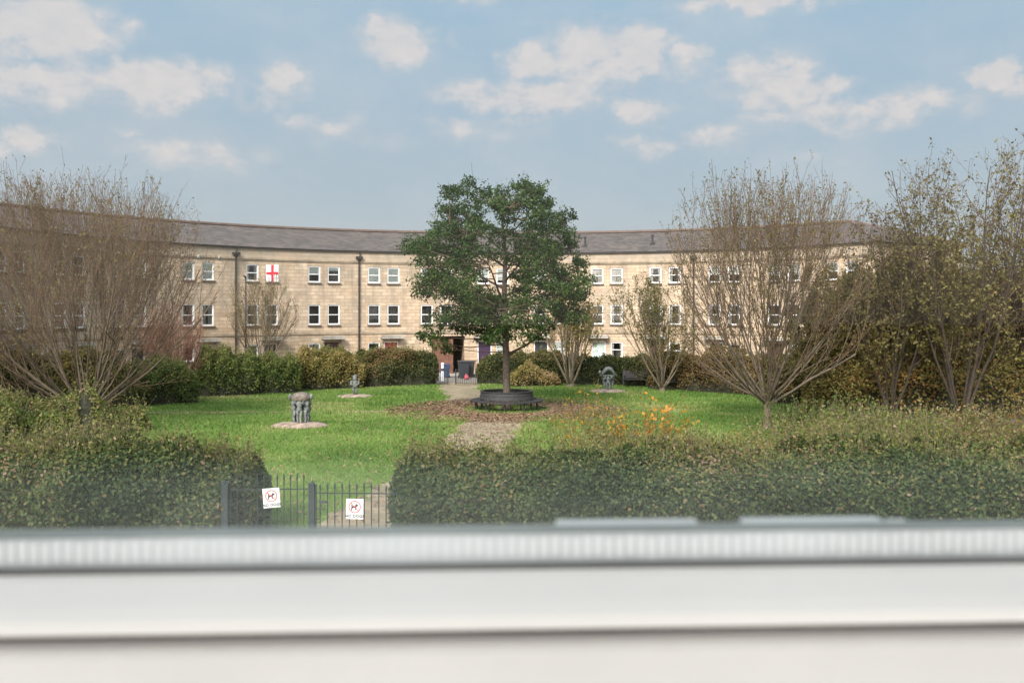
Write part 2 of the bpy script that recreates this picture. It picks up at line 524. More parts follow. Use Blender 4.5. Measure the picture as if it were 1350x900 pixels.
# ring of trodden earth under the tree
lr = []
for k in range(72):
    a = 2 * pi * k / 72
    r = 3.55 + .35 * sin(3 * a + .6) + .3 * sin(7 * a) + .2 * sin(13 * a + 2)
    lr.append((BX + r * cos(a) * 1.02, BY + .1 + r * sin(a)))
sheet('earth_ring', lr, .019, M['dirt'])
trk = MB()
prev = None
for i in range(40):
    x = -4.4 - i * .3
    y = 43.2 - .9 * (i / 39) ** 1.4 + .12 * sin(i * .9)
    w = .17 + .08 * sin(i * 1.7) + (.22 if i > 26 else 0)
    cur = ((x, y - w, 0.0135), (x, y + w, 0.0135))
    if prev: trk.quad(prev[0], cur[0], cur[1], prev[1])
    prev = cur
tag(trk.build('dirt_track', M['dirt'], weld=True), kind='structure')
trk = MB(); prev = None
for i in range(30):
    x = 4.3 + i * .3
    y = 43.6 + .5 * sin(i * .12) + .1 * sin(i * .9)
    w = .15 + .07 * sin(i * 1.7)
    cur = ((x, y - w, 0.0135), (x, y + w, 0.0135))
    if prev: trk.quad(prev[0], cur[0], cur[1], prev[1])
    prev = cur
tag(trk.build('dirt_track', M['dirt'], weld=True), kind='structure')


# ---- grass blades and fallen leaves
def on_path(x, y):
    t = (y - 18.0) / 21.0
    c = -3.3 + 2.55 * t + .35 * np.sin(t * 3.0); h = 1.05 + .15 * t
    w = .2 * np.sin(y * 1.9) + .12 * np.sin(y * 5.1) + .1 * np.sin(y * 11.7)
    a = (np.abs(x - c) < h - .08 + w) & (y < 41.2)
    t2 = np.clip((y - 46.5) / 14.1, 0, 1)
    lft = np.interp(y, [46.5, 50, 54, 60.6], [-3.1, -3.3, -3.95, -4.6]); rgt = np.interp(y, [46.5, 50, 54, 60.6], [.5, -.9, -1.75, -1.9])
    b = (y > 46.5) & (x > lft + .05 + w) & (x < rgt - .05 + w)
    ang = np.arctan2(y - BY - .1, x - BX); rr = np.hypot(x - BX, y - BY - .1)
    edge = 4.45 + .35 * np.sin(3 * ang + .6) + .22 * np.sin(7 * ang) + .12 * np.sin(13 * ang + 2)
    c3 = (rr < edge - 1.0 + RNG.exponential(.7, x.shape)) & (rr > 1.9) & (RNG.uniform(0, 1, x.shape) < .93)
    d = (x < -4.4) & (x > -16) & (np.abs(y - (43.2 - .9 * (np.clip((-4.4 - x) / 11.7, 0, 1)) ** 1.4)) < .16)
    return a | b | c3 | d


def grass():
    n = 390000
    x = RNG.uniform(-20, 15, n); y = 19 + 40.5 * RNG.uniform(0, 1, n) ** 1.25
    ok = (np.hypot(x - CX, y - CY) < np.where((x < -9) & (y < 52), 20.5, 15.4)) | (y < 40)
    ok &= np.abs(x) < .5145 * y + 1.0
    ok &= ~on_path(x, y)
    P0 = np.stack([x, y, np.zeros(n)], 1)
    dens = vnoise(P0, .8, 3)
    ok &= RNG.uniform(-1.3, .9, n) < dens + .5
    x, y, dens = x[ok], y[ok], dens[ok]; n = len(x)
    h = RNG.uniform(.03, .075, n) * (1 + .45 * vnoise(np.stack([x, y, x * 0], 1), 1.7, 9)) + .02
    h = np.clip(h, .025, .14)
    a = RNG.uniform(0, 2 * pi, n); w = RNG.uniform(.006, .012, n) * (1 + (y - 19) / 22)
    lean = RNG.normal(size=(n, 2)) * .55
    V = np.empty((n, 4, 3))
    bx, by = np.cos(a) * w, np.sin(a) * w
    V[:, 0] = np.stack([x - bx, y - by, x * 0 + .003], 1); V[:, 1] = np.stack([x + bx, y + by, x * 0 + .003], 1)
    tx, ty = x + lean[:, 0] * h, y + lean[:, 1] * h
    V[:, 2] = np.stack([tx + bx * .25, ty + by * .25, h], 1); V[:, 3] = np.stack([tx - bx * .25, ty - by * .25, h], 1)
    rnd = np.clip(.48 + .30 * vnoise(np.stack([x, y * .6, x * 0], 1), .7, 5) + .18 * vnoise(np.stack([x, y * .6, x * 0], 1), 2.6, 6) + RNG.normal(0, .15, n), 0, 1)
    o = np_mesh('grass', V.reshape(-1, 3), np.arange(4 * n).reshape(-1, 4), rnd, G['grass'])
    tag(o, kind='stuff')


grass()


def litter():
    n = 12500
    a = RNG.uniform(0, 2 * pi, n); r = np.minimum(1.7 + 3.3 * RNG.uniform(0, 1, n) ** .75 + RNG.exponential(.25, n), 7)
    x = BX + r * np.cos(a); y = BY + r * np.sin(a)
    m = 5200
    y2 = RNG.uniform(19, 46, m); x2 = RNG.normal(-1.2, 3.2, m)
    x = np.concatenate([x, x2]); y = np.concatenate([y, y2]); n = len(x)
    P = np.stack([x, y, RNG.uniform(.016, .055, n)], 1)
    rnd = np.clip(RNG.beta(2, 2.4, n) + (RNG.uniform(0, 1, n) > .95) * .4, 0, 1)
    o = leaf_cloud('leaf_litter', P, RNG.uniform(.07, .13, n), rnd, G['litter'], nrm=np.array([[0, 0, 1.]]), bias=2.6, aspect=.7)
    tag(o, kind='stuff')


litter()


# ================================================================= crescent
bd = thing('crescent_building', 'long curved three storey stone terrace with slate roof and paired white sash windows', 'terrace', (CX, CY, 0))


def pl(th, r, z):     # local polar point of the crescent
    return (r * sin(rad(th)), r * cos(rad(th)), z)


A0, A1 = -112.0, 57.0
DEG = R * pi / 180
HOUSES = [-100.6, -90.6, -80.8, -71.0, -61.2, -50.45, -40.3, -30.5, -21.0, -12.55, -3.55, 5.5, 14.72, 24.0, 33.4, 42.8, 52.0]
openings = []
wins = []     # theta, z0, z1, half width, kind
for h in HOUSES:
    for s in (-1, 1):
        t = h + s * 1.55
        wins.append((t, 6.24, 7.32, .42)); wins.append((t, 3.44, 4.78, .42))
doors = []    # theta, material, canopy
door_m = {-100.6: 'door_black', -90.6: 'door_green', -80.8: 'door_brown', -71.0: 'door_red', -61.2: 'door_black', -50.45: 'door_black', -40.3: 'door_black',
          -30.5: 'door_brown', -21.0: 'door_red', -3.55: 'door_purple', 5.5: 'door_black', 14.72: 'door_green', 24.0: 'door_brown', 33.4: 'door_black', 42.8: 'door_brown', 52.0: 'door_black'}
for h in HOUSES:
    if h == -12.55: continue
    flip = h > -6
    dt, wt = (h - 1.3, h + 1.55) if flip else (h + 1.2, h - 1.55)
    doors.append((dt, door_m[h]))
    wins.append((wt, 1.15 if flip else 1.30, 2.22, .42))
PASS = (-13.3, -8.1, 2.62)       # the passage through the ground floor
for t, z0, z1, hw in wins: openings.append((t - hw / DEG, t + hw / DEG, z0, z1))
for t, m in doors: openings.append((t - .50 / DEG, t + .50 / DEG, .12, 2.28))
openings.append((PASS[0], PASS[1], .0, PASS[2]))

wall = MB()
te = {round(A0 + 1.5 * i, 3) for i in range(int((A1 - A0) / 1.5) + 1)} | {A1}
ze = {0.0, 8.38}
for a, b, z0, z1 in openings: te |= {round(a, 4), round(b, 4)}; ze |= {z0, z1}
te = sorted(te); ze = sorted(ze)
for i in range(len(te) - 1):
    a, b = te[i], te[i + 1]
    if b - a < 1e-4: continue
    m = (a + b) / 2
    ops = [o for o in openings if o[0] - 1e-3 < m < o[1] + 1e-3]
    for j in range(len(ze) - 1):
        z = (ze[j] + ze[j + 1]) / 2
        if any(o[2] < z < o[3] for o in ops): continue
        wall.quad(pl(b, R, ze[j]), pl(a, R, ze[j]), pl(a, R, ze[j + 1]), pl(b, R, ze[j + 1]),
                  [(b * DEG, ze[j]), (a * DEG, ze[j]), (a * DEG, ze[j + 1]), (b * DEG, ze[j + 1])])
for a, b, z0, z1 in openings:
    dp = .16 if b - a < 4 else 5.0
    for t in (a, b):
        wall.quad(pl(t, R, z0), pl(t, R + dp, z0), pl(t, R + dp, z1), pl(t, R, z1), [(0, z0), (dp, z0), (dp, z1), (0, z1)])
    for z in (z0, z1):
        wall.quad(pl(a, R, z), pl(b, R, z), pl(b, R + dp, z), pl(a, R + dp, z), [(a * DEG, 0), (b * DEG, 0), (b * DEG, dp), (a * DEG, dp)])
for t in (A0, A1):
    wall.quad(pl(t, R, 0), pl(t, R + 8.6, 0), pl(t, R + 8.6, 8.38), pl(t, R, 8.38), [(0, 0), (8.6, 0), (8.6, 8.38), (0, 8.38)])
wall.build('wall', M['stone'], bd, weld=True)

ib = MB()
for i in range(len(te) - 1):
    a, b = te[i], te[i + 1]
    if PASS[0] - .1 < (a + b) / 2 < PASS[1] + .1:
        ib.quad(pl(a, R + .9, 2.7), pl(b, R + .9, 2.7), pl(b, R + .9, 8.3), pl(a, R + .9, 8.3))
        ib.quad(pl(a, R + 5, 0), pl(b, R + 5, 0), pl(b, R + 5, 2.7), pl(a, R + 5, 2.7))
    else:
        ib.quad(pl(a, R + .9, 0), pl(b, R + .9, 0), pl(b, R + .9, 8.3), pl(a, R + .9, 8.3))
ib.build('dark_room_backing', M['interior'], bd)  # dark sheet behind the windows; the rooms' dimness is put into its colour


def course(name, z0, z1, out, mat, r=R, a0=A0, a1=A1, skip=None):
    mb = MB(); n = int((a1 - a0) / 1.2)
    for i in range(n):
        a, b = a0 + (a1 - a0) * i / n, a0 + (a1 - a0) * (i + 1) / n
        ri = r - out
        mb.quad(pl(b, ri, z0), pl(a, ri, z0), pl(a, ri, z1), pl(b, ri, z1))
        mb.quad(pl(a, ri, z1), pl(a, r + .02, z1), pl(b, r + .02, z1), pl(b, ri, z1))
        mb.quad(pl(a, ri, z0), pl(b, ri, z0), pl(b, r + .02, z0), pl(a, r + .02, z0))
    return mb.build(name, mat, bd, weld=True)


course('string_course', 7.64, 7.76, .09, M['trim'])
course('string_course', 7.56, 7.638, .045, M['trim'])
course('string_course', 2.80, 2.96, .07, M['trim'])
course('gutter', 8.32, 8.43, .14, M['brown_metal'])

RT, RZ, RE = 29.5, 10.15, 8.42      # ridge radius, ridge height, eaves height
HIP = 47.6
roof = MB(); n = 130
sl = sqrt((RT - R + .34) ** 2 + (RZ - RE) ** 2)
for i in range(n):
    a, b = A0 + (HIP - A0) * i / n, A0 + (HIP - A0) * (i + 1) / n
    ua, ub = a * DEG * 1.08, b * DEG * 1.08
    for j in range(6):
        f0, f1 = j / 6, (j + 1) / 6
        def q(t, f): return pl(t, R - .17 + (RT - R + .34) * f, RE + (RZ - RE) * f)
        roof.quad(q(b, f0), q(a, f0), q(a, f1), q(b, f1), [(ub, f0 * sl), (ua, f0 * sl), (ua, f1 * sl), (ub, f1 * sl)])
    roof.quad(pl(a, RT, RZ), pl(a, 34.2, RE), pl(b, 34.2, RE), pl(b, RT, RZ), [(ua, 0), (ua, 5), (ub, 5), (ub, 0)])
hp = pl(HIP, RT, RZ); k = 10
for i in range(k):
    a, b = HIP + (A1 + .6 - HIP) * i / k, HIP + (A1 + .6 - HIP) * (i + 1) / k
    roof.poly([pl(b, R - .17, RE), pl(a, R - .17, RE), hp], [(b * DEG, 0), (a * DEG, 0), (HIP * DEG * 1.08, sl)])
    roof.poly([pl(a, 34.2, RE), pl(b, 34.2, RE), hp], [(a * DEG, 0), (b * DEG, 0), (HIP * DEG, sl)])
roof.poly([pl(A1 + .6, 34.2, RE), pl(A1 + .6, R - .17, RE), hp], [(0, 0), (9, 0), (4.5, 4.6)])
ro = roof.build('roof', M['slate'], bd, weld=True)
rg = MB()
rg.tube([pl(A0 + (HIP - A0) * i / 150, RT, RZ + .02) for i in range(151)], .10, 6)
rg.tube([pl(HIP, RT, RZ + .02), pl(A1 + .6, R - .17, RE + .03)], .09, 6)
rg.tube([pl(HIP, RT, RZ + .02), pl(A1 + .6, 34.2, RE + .03)], .09, 6)
rg.build('ridge', M['ridge'], ro)
for t, fz in ((10.9, .3), (21.2, .34), (46.0, .55), (-56, .25)):
    v = MB(); p = Vector(pl(t, R - .17 + (RT - R + .34) * fz, RE + (RZ - RE) * fz))
    v.tube([p - Vector((0, 0, .1)), p + Vector((0, 0, .55))], .07, 8)
    v.tube([p + Vector((0, 0, .55)), p + Vector((0, 0, .66))], .11, 8)
    v.box(tuple(p + Vector((0, 0, .02))), (.34, .34, .06), -rad(t))
    v.build('roof_vent', M['black_metal'], ro)


# ---- windows
def window_meshes(w, h):
    f = MB(); t = .075
    f.box((-w / 2 + t / 2, .06, h / 2), (t, .09, h)); f.box((w / 2 - t / 2, .06, h / 2), (t, .09, h))
    f.box((0, .06, h - t / 2), (w - 2 * t, .088, t)); f.box((0, .06, t * .6), (w - 2 * t, .088, t * 1.2))
    if h > .95: f.box((0, .055, h * .5), (w - 2 * t, .07, .055))
    g = MB(); g.quad((-w / 2 + t, .075, t), (w / 2 - t, .075, t), (w / 2 - t, .075, h - t), (-w / 2 + t, .075, h - t))
    s = MB(); s.box((0, -.01, -.045), (w + .10, .26, .085))
    return f, g, s


WMESH = {}


def put_window(t, z0, z1, hw, dress=None, proud=0.0):
    key = (round(hw, 2), round(z1 - z0, 2))
    w, h = hw * 2, z1 - z0
    if key not in WMESH:
        f, g, s = window_meshes(w, h)
        fo = f.build('window', M['sash'], bd); go = g.build('pane', M['pane'], fo); so = s.build('sill', M['sill'], fo, bevel=.012)
        WMESH[key] = (fo.data, go.data, so.data)
    else:
        a, b, c = WMESH[key]
        fo = link('window', a, None, bd); go = link('pane', b, None, fo); so = link('sill', c, None, fo)
    fo.location = pl(t, R + .02, z0); fo.rotation_euler = (0, 0, -rad(t))
    if dress:
        kind, amt = dress
        mb = MB()
        if kind == 'blind':
            nsl = max(3, int(h * amt / .06))
            for i in range(nsl):
                zz = h - .06 - (i + .5) * (h * amt - .1) / nsl
                mb.box((0, .093, zz), (w - .12, .008, (h * amt - .1) / nsl * .97), rx=.22)
            mb.build('blind', M['blind'], fo)
        elif kind == 'curtain':
            for sgn in (-1, 1):
                wd = (w - .14) / 2 * amt
                for i in range(7):
                    x = sgn * ((w - .14) / 2 - wd * (i + .5) / 7)
                    mb.tube([(x, .115, .06), (x + .01 * sgn, .115, h * .5), (x - .02 * sgn * i / 3, .115, h - .06)], wd / 7 * .62, 6, flat=.5)
            mb.build('curtain', M['curtain'], fo)
    return fo


DR = {}
rr = random.Random(5)
FLAG = None
for (t, z0, z1, hw) in wins:
    k = None
    up = z0 > 6
    h = min(HOUSES, key=lambda q: abs(q - t)); left = t < h
    if up:
        k = {-50.45: ('blind', .98), -21.0: ('blind', .98), -30.5: ('blind', .55 if left else .3), -61.2: ('blind', .9), 14.72: ('curtain', .95), -40.3: ('curtain', .5) if left else None,
             24.0: ('curtain', .45), 33.4: ('blind', .6), 42.8: ('blind', .7), 5.5: ('blind', .95), -3.55: ('blind', .8)}.get(h, ('blind', .5) if rr.random() < .5 else None)
    elif z0 > 3:
        k = {-50.45: ('curtain', .75) if not left else ('curtain', .3), -61.2: ('curtain', .6), -30.5: None, -21.0: None, -40.3: ('curtain', .35), 24.0: ('curtain', .4),
             -3.55: ('curtain', .6)}.get(h, ('curtain', .4) if rr.random() < .4 else None)
    else:
        k = {-30.5: ('curtain', .8), -21.0: None, 14.72: ('curtain', .35), 5.5: ('blind', .9), -3.55: ('blind', .9)}.get(h, ('curtain', .5) if rr.random() < .5 else None)
    o = put_window(t, z0, z1, hw, k)
    if up and h == -40.3 and not left: FLAG = t

# ---- doors with canopies
DM = {}
for t, mname in doors:
    d = MB()
    d.box((0, .09, 1.04), (.86, .05, 2.06))
    for px_, pz, pw, ph in ((-.2, .42, .30, .55), (.2, .42, .30, .55), (-.2, 1.15, .30, .62), (.2, 1.15, .30, .62)):
        d.box((px_, .06, pz), (pw, .014, ph))
    do = d.build('door', M[mname], bd)
    do.location = pl(t, R + .01, .14); do.rotation_euler = (0, 0, -rad(t))
    if mname in ('door_red', 'door_green', 'door_purple', 'door_brown'):
        do['label'] = {'door_red': 'red panelled front door', 'door_green': 'pale green front door', 'door_purple': 'purple front door', 'door_brown': 'dark brown front door'}[mname]
    f = MB(); f.box((-.465, .07, 1.07), (.07, .1, 2.14)); f.box((.465, .07, 1.07), (.07, .1, 2.14)); f.box((0, .07, 2.105), (.86, .098, .07))
    f.build('door_frame', M['upvc'] if mname not in ('door_brown',) else M['door_brown'], do)
    hd = MB(); hd.tube([(.34, .05, .98), (.34, .02, .98)], .03, 8); hd.box((.34, .025, 1.3), (.2, .02, .05)); hd.build('handle', M['black_metal'], do)
    c = MB()
    c.box((0, -.30, .09), (1.5, .66, .12)); c.box((0, -.27, .185), (1.38, .56, .07), rx=-.08); c.box((0, -.3, .012), (1.36, .58, .035))
    for s in (-1, 1): c.box((s * .62, -.12, -.10), (.09, .22, .19))
    co = c.build('door_canopy', M['lead'], bd)
    co.location = pl(t, R, 2.46); co.rotation_euler = (0, 0, -rad(t))

# ---- downpipes
for t in (-64.0, -44.62, -24.98, 10.1, 28.6):
    d = MB(); d.tube([(0, -.09, .13), (0, -.09, 7.72)], .06, 8)
    for z in (1.2, 2.6, 4.4, 6.1): d.tube([(0, -.09, z), (0, -.09, z + .09)], .078, 8)
    do = d.build('downpipe', M['brown_metal'], bd)
    do.location = pl(t, R, 0); do.rotation_euler = (0, 0, -rad(t))
    h = MB(); h.box((0, -.15, 7.95), (.42, .28, .17)); h.tube([(0, -.13, 7.70), (0, -.13, 7.87)], [.07, .17], 8)
    h.tube([(0.05, -.1, 8.0), (.05, -.12, 8.32)], .04, 6)
    h.build('hopper', M['brown_metal'], do)
for t in (-53.0, -50.5, -47.2):
    v = MB(); v.lathe([(0, -.02), (.11, -.02), (.13, .06), (.0, .08)], 10); vo = v.build('vent_cap', M['lead'], bd, True)
    vo.location = pl(t, R - .03, 7.66); vo.rotation_euler = (rad(90), 0, -rad(t))

# ---- timber gate panel beside the passage
tg = MB(); nb = 9
for i in range(nb):
    x = -.95 + 1.9 * (i + .5) / nb
    tg.box((x, 0, 1.2 + .05 * sin(i)), (1.9 / nb * .95, .04, 2.3))
tg.box((0, .05, .5), (1.9, .05, .12)); tg.box((0, .05, 1.9), (1.9, .05, .12))
to = tg.build('timber_gate', M['timber'], bd)
to['label'] = 'reddish boarded timber gate folded back at the passage'
q0 = polar(-13.2, R - .06)
to.location = (q0[0] - CX + .75, q0[1] - CY - .75, .05); to.rotation_euler = (0, 0, rad(-38))

# ---- flag in the window
fl = thing('flag', 'white flag with a red cross hung across a top floor window', 'flag', (*polar(FLAG, R + .0), 6.25), -rad(FLAG))
def flag_piece(name, x0, x1, z0, z1, off, mat):
    mb = MB(); nx, nz = 10, 10
    def p(i, j):
        x = x0 + (x1 - x0) * i / nx; z = z0 + (z1 - z0) * j / nz
        return (x, -.035 - off + .014 * sin(x * 14 + z * 3), z + .012 * sin(x * 7))
    for i in range(nx):
        for j in range(nz): mb.quad(p(i, j), p(i + 1, j), p(i + 1, j + 1), p(i, j + 1))
    return mb.build(name, mat, fl, True, weld=True)
flag_piece('cloth', -.43, .43, -.03, 1.08, 0, M['flag_white'])
flag_piece('cross', -.41, .41, .44, .62, .006, M['flag_red'])
flag_piece('cross', -.085, .085, -.02, 1.07, .009, M['flag_red'])

# ---- street lamp in front of the terrace
lp = thing('street_lamp', 'tall thin dark lamp post standing before the terrace', 'lamp post', (gx(324, 60), 60, 0))
mb = MB(); mb.tube([(0, 0, 0), (0, 0, 1.1)], .085, 10); mb.tube([(0, 0, 1.1), (0, 0, 6.3)], [.06, .045], 10); mb.build('pole', M['black_metal'], lp, True)
mb = MB(); mb.tube([(0, 0, 6.3), (0, -.15, 6.42), (0, -.5, 6.46)], [.05, .07, .05], 8, flat=.6); mb.build('lamp_head', M['black_metal'], lp, True)

# ============================================================== vegetation
def grow(T, p, d, length, r0, level, cfg, tips, rng, inside):
    nseg = cfg['seg'][level]
    step = length / nseg
    pts, dirs = [p], [d]
    kk = min(1.16, rng.normal(.94, .11)) if level else 1.02
    for i in range(nseg):
        d = d + np.array([0, 0, cfg['up'][level]]) + rng.normal(0, cfg['wig'][level], 3)
        d = d / np.linalg.norm(d)
        p = p + d * step
        if i > 0 and not inside(p, kk): 
            break
        pts.append(p); dirs.append(d)
    m = len(pts)
    if m < 2: return
    r1 = max(r0 * (1 - .85 * (m - 1) / nseg), cfg['rmin'])
    rr_ = np.linspace(r0, r1, m)
    T.add(pts, rr_, cfg['sides'][level], min(1, level / 3 + rng.normal(0, .12)))
    if level >= cfg.get('leaf_from', 2):
        for i in range(1, m): tips.append((pts[i], level, i / m))
    if level + 1 >= len(cfg['seg']): return
    nch = int(cfg['kids'][level] * (m - 1) / nseg * rng.uniform(.75, 1.25) + .5)
    for c in range(nch):
        f = cfg['start'][level] + (1 - cfg['start'][level]) * (c + rng.uniform(0, 1)) / max(nch, 1)
        x = min(f * (m - 1), m - 1.001); i = int(x)
        q = pts[i] * (1 - (x - i)) + pts[i + 1] * (x - i)
        dd = dirs[i + 1]
        a = rng.normal(size=3); a = a - dd * (a @ dd); a /= np.linalg.norm(a)
        ang = rng.uniform(*cfg['ang'][level])
        nd = dd * cos(ang) + a * sin(ang)
        L = length * rng.uniform(*cfg['len'][level]) * (1.15 - .6 * f)
        rq = rr_[i] * (1 - (x - i)) + rr_[i + 1] * (x - i)
        grow(T, q, nd, L, max(min(rq * .62, cfg['rmax'][level]), cfg['rmin']), level + 1, cfg, tips, rng, inside)


def ellipsoid(c, r, wob=.12, seed=0, zmin=.2):
    c = np.array(c, float); r = np.array(r, float)
    g = np.random.default_rng(seed)
    def f(p, k=1.0):
        v = (p - c) / r
        return p[2] > zmin and (abs(v[0] * v[0] + v[1] * v[1]) ** 1.5 + abs(v[2]) ** 3.0) < k ** 3.0
    f.wob = wob
    return f


BARE = dict(seg=[9, 7, 5, 4], up=[.075, .10, .09, .07], wig=[.055, .07, .08, .09], kids=[10, 6, 3], start=[.14, .14, .1],
            ang=[(.25, .6), (.22, .55), (.25, .6)], len=[(.45, .72), (.42, .68), (.38, .66)], rmax=[.020, .011, .0075], rmin=.0052, sides=[6, 4, 3, 3], leaf_from=2)


def bare_tree(name, label, cat, base, stems, H, r0, env, cfg, leafm, nleaf, lsize, bark, seed, group=None, spread=(.1, .8), az=None, fork=.35, leaf_fn=None, crown='crown', rbias=0.0):
    root = thing(name, label, cat, base, group=group)
    rng = np.random.default_rng(seed)
    T = Tubes(); tips = []
    b = np.array(base, float)
    off = lambda p, k: env(p + b, k)
    if fork > 0:
        T.add([(0, 0, -.1), (.02, 0, fork * .5), (0, 0, fork)], [r0 * 3.2, r0 * 2.5, r0 * 2.5], 9, 0)
    for k in range(stems):
        a = k * 2.39996 + rng.uniform(-.35, .35)
        e = spread[0] + (spread[1] - spread[0]) * ((k + rng.uniform(.1, .9)) / stems) ** .8 if k else .05
        d = np.array([cos(a) * sin(e), sin(a) * sin(e), cos(e)])
        p = np.array([cos(a) * r0 * 1.0, sin(a) * r0 * 1.0, max(fork - rng.uniform(.0, .35) * min(1, fork), -.05)])
        grow(T, p, d, H * rng.uniform(.75, 1.1), r0 * rng.uniform(.65, 1.0), 0, cfg, tips, rng, off)
    T.build('trunk', bark, root)
    if nleaf:
        P = np.array([t[0] for t in tips])
        pick = rng.integers(0, len(P), nleaf)
        Q = P[pick] + rng.normal(0, .05, (nleaf, 3))
        if leaf_fn is not None:
            keep = leaf_fn(Q + b, rng); Q = Q[keep]
        n = len(Q)
        rnd = rng.beta(2, 2, n) * .8 + .1 + .2 * vnoise(Q, .9, seed) + rbias
        leaf_cloud(crown, Q, rng.uniform(.6, 1.25, n) * lsize, rnd, leafm, root, aspect=.55, droop=.6)
    return root


# the great leafless tree by the left hedge
d = 38.0
bx_ = gx(112, d)
env1 = ellipsoid((bx_ - .25, d, 4.9), (5.3, 4.6, 4.8), .15, 1, .15)
bare_tree('bare_tree', 'big leafless tree with fan of reddish twigs rising above the left hedge', 'tree', (bx_, d, 0), 26, 8.6, .062, env1,
          dict(BARE, up=[.085, .13, .10, .07], kids=[13, 7, 4], len=[(.5, .8), (.42, .68), (.38, .66)]), G['olive'], 11000, .09, G['bark_grey'], 11, group='bare multi-stemmed trees', spread=(.1, 1.35), fork=.5)
# its partner on the right
d = 36.5
bx_ = gx(1011, d)
env2 = ellipsoid((bx_ + .05, d, 5.0), (3.9, 3.6, 4.55), .15, 2, .15)
bare_tree('bare_tree', 'leafless vase-shaped tree with short forked trunk on the right of the lawn', 'tree', (bx_, d, 0), 24, 8.4, .055, env2,
          dict(BARE, up=[.095, .13, .10, .07], kids=[12, 7, 3], len=[(.5, .8), (.42, .68), (.38, .66)]), G['olive'], 9500, .09, G['bark_grey'], 23, group='bare multi-stemmed trees', spread=(.08, 1.3), fork=1.15)
# small one behind the far hedge
d = 60.0
bx_ = gx(345, d)
env3 = ellipsoid((bx_, d, 4.0), (2.35, 2.0, 2.75), .09, 3)
bare_tree('bare_tree', 'small pale leafless tree in front of the flag window', 'tree', (bx_, d, 0), 9, 5.6, .06, env3,
          dict(BARE, kids=[10, 7, 3]), G['olive'], 1800, .10, G['bark_pale'], 31, group='bare multi-stemmed trees', spread=(.12, .75), fork=.9)
# several stems right of the big green tree
d = 57.0
bx_ = gx(752, d)
env4 = ellipsoid((bx_ + .5, d, 3.3), (2.6, 2.1, 3.0), .1, 4)
bare_tree('multi_stemmed_tree', 'pale multi-stemmed tree with sparse yellow leaves right of the green tree', 'tree', (bx_, d, 0), 8, 5.4, .10, env4,
          dict(BARE, kids=[8, 6, 3]), G['hedge_yellow'], 5200, .13, G['bark_pale'], 37, group='bare multi-stemmed trees', spread=(.05, .85), fork=.2)
d = 54.0
bx_ = gx(858, d)
env5 = ellipsoid((bx_ + .2, d, 3.6), (2.6, 2.1, 3.4), .1, 5)
bare_tree('multi_stemmed_tree', 'thin-stemmed nearly leafless tree just right of the third statue', 'tree', (bx_ + .6, d, 0), 9, 5.6, .07, env5,
          dict(BARE, kids=[9, 7, 3]), G['olive'], 5200, .125, G['bark_pale'], 41, group='bare multi-stemmed trees', spread=(.15, .9), fork=.2)
# reddish shrub right of the big left tree
d = 49.8
bx_ = gx(226, d)
env6 = ellipsoid((bx_, d, 2.7), (1.75, 1.6, 2.5), .1, 6)
bare_tree('twiggy_shrub', 'dense leafless shrub of red twigs between the big left tree and hedge', 'shrub', (bx_, d, 0), 14, 4.4, .04, env6,
          dict(BARE, kids=[10, 7, 3]), G['rust'], 1200, .09, G['bark_red'], 43, spread=(.1, .8), fork=0)

# tall half-bare trees at the right edge
LTREE = dict(BARE, leaf_from=1, up=[.10, .07, .05, .04], wig=[.06, .08, .10, .12], kids=[9, 6, 4], ang=[(.3, .8), (.4, .9), (.4, 1.0)])
def low_dense(zlo, zhi):
    def f(Q, rng):
        k = np.clip((zhi - Q[:, 2]) / (zhi - zlo), .0, 1) ** 1.9 + .07
        return rng.uniform(0, 1, len(Q)) < k
    return f
for (px, d, H, rx, top, lab, sd, nl) in (
        (1268, 37.5, 10.2, 3.1, 10.9, 'tallest thin tree with brown-green leaves near the right edge', 51, 33000),
        (1175, 39.5, 8.0, 2.5, 8.9, 'dark thin tree with small olive leaves just right of the forked bare tree', 53, 29000),
        (1365, 40.0, 9.0, 2.9, 9.6, 'russet-leaved tree cut by the right edge of the view', 57, 28000)):
    bx_ = gx(px, d)
    e = ellipsoid((bx_, d, top * .52), (rx, rx * .95, top * .50), .12, sd)
    bare_tree('slender_tree', lab, 'tree', (bx_, d, 0), 9, H, .075, e, LTREE, G['thicket'] if sd != 57 else G['rust'], nl, .14, G['bark_dark'], sd,
              group='half-bare trees at the right', spread=(.08, .6), fork=.25, leaf_fn=low_dense(1.5, top * 1.0))
# thicket under them
for (px, d, H, rx, lab, sd, nl, lm) in (
        (1118, 42.0, 6.2, 2.5, 'dark brown thicket bush between the two right-hand trees', 61, 50000, 'thicket'),
        (1205, 43.5, 6.8, 2.7, 'tall dark thicket bush behind the dark thin tree', 62, 50000, 'thicket'),
        (1300, 43.0, 6.4, 2.7, 'rusty brown thicket bush under the tallest thin tree', 63, 48000, 'rust'),
        (1395, 42.0, 6.6, 2.6, 'brown thicket bush filling the right edge', 64, 36000, 'rust')):
    bx_ = gx(px, d)
    e = ellipsoid((bx_, d, H * .48), (rx, rx * .9, H * .52), .1, sd, .05)
    bare_tree('thicket_bush', lab, 'bush', (bx_, d, 0), 12, H * .85, .06, e, dict(LTREE, kids=[9, 6, 4]), G[lm], nl, .15, G['bark_dark'], sd,
              group='thicket bushes at the right', spread=(.1, .95), fork=0)


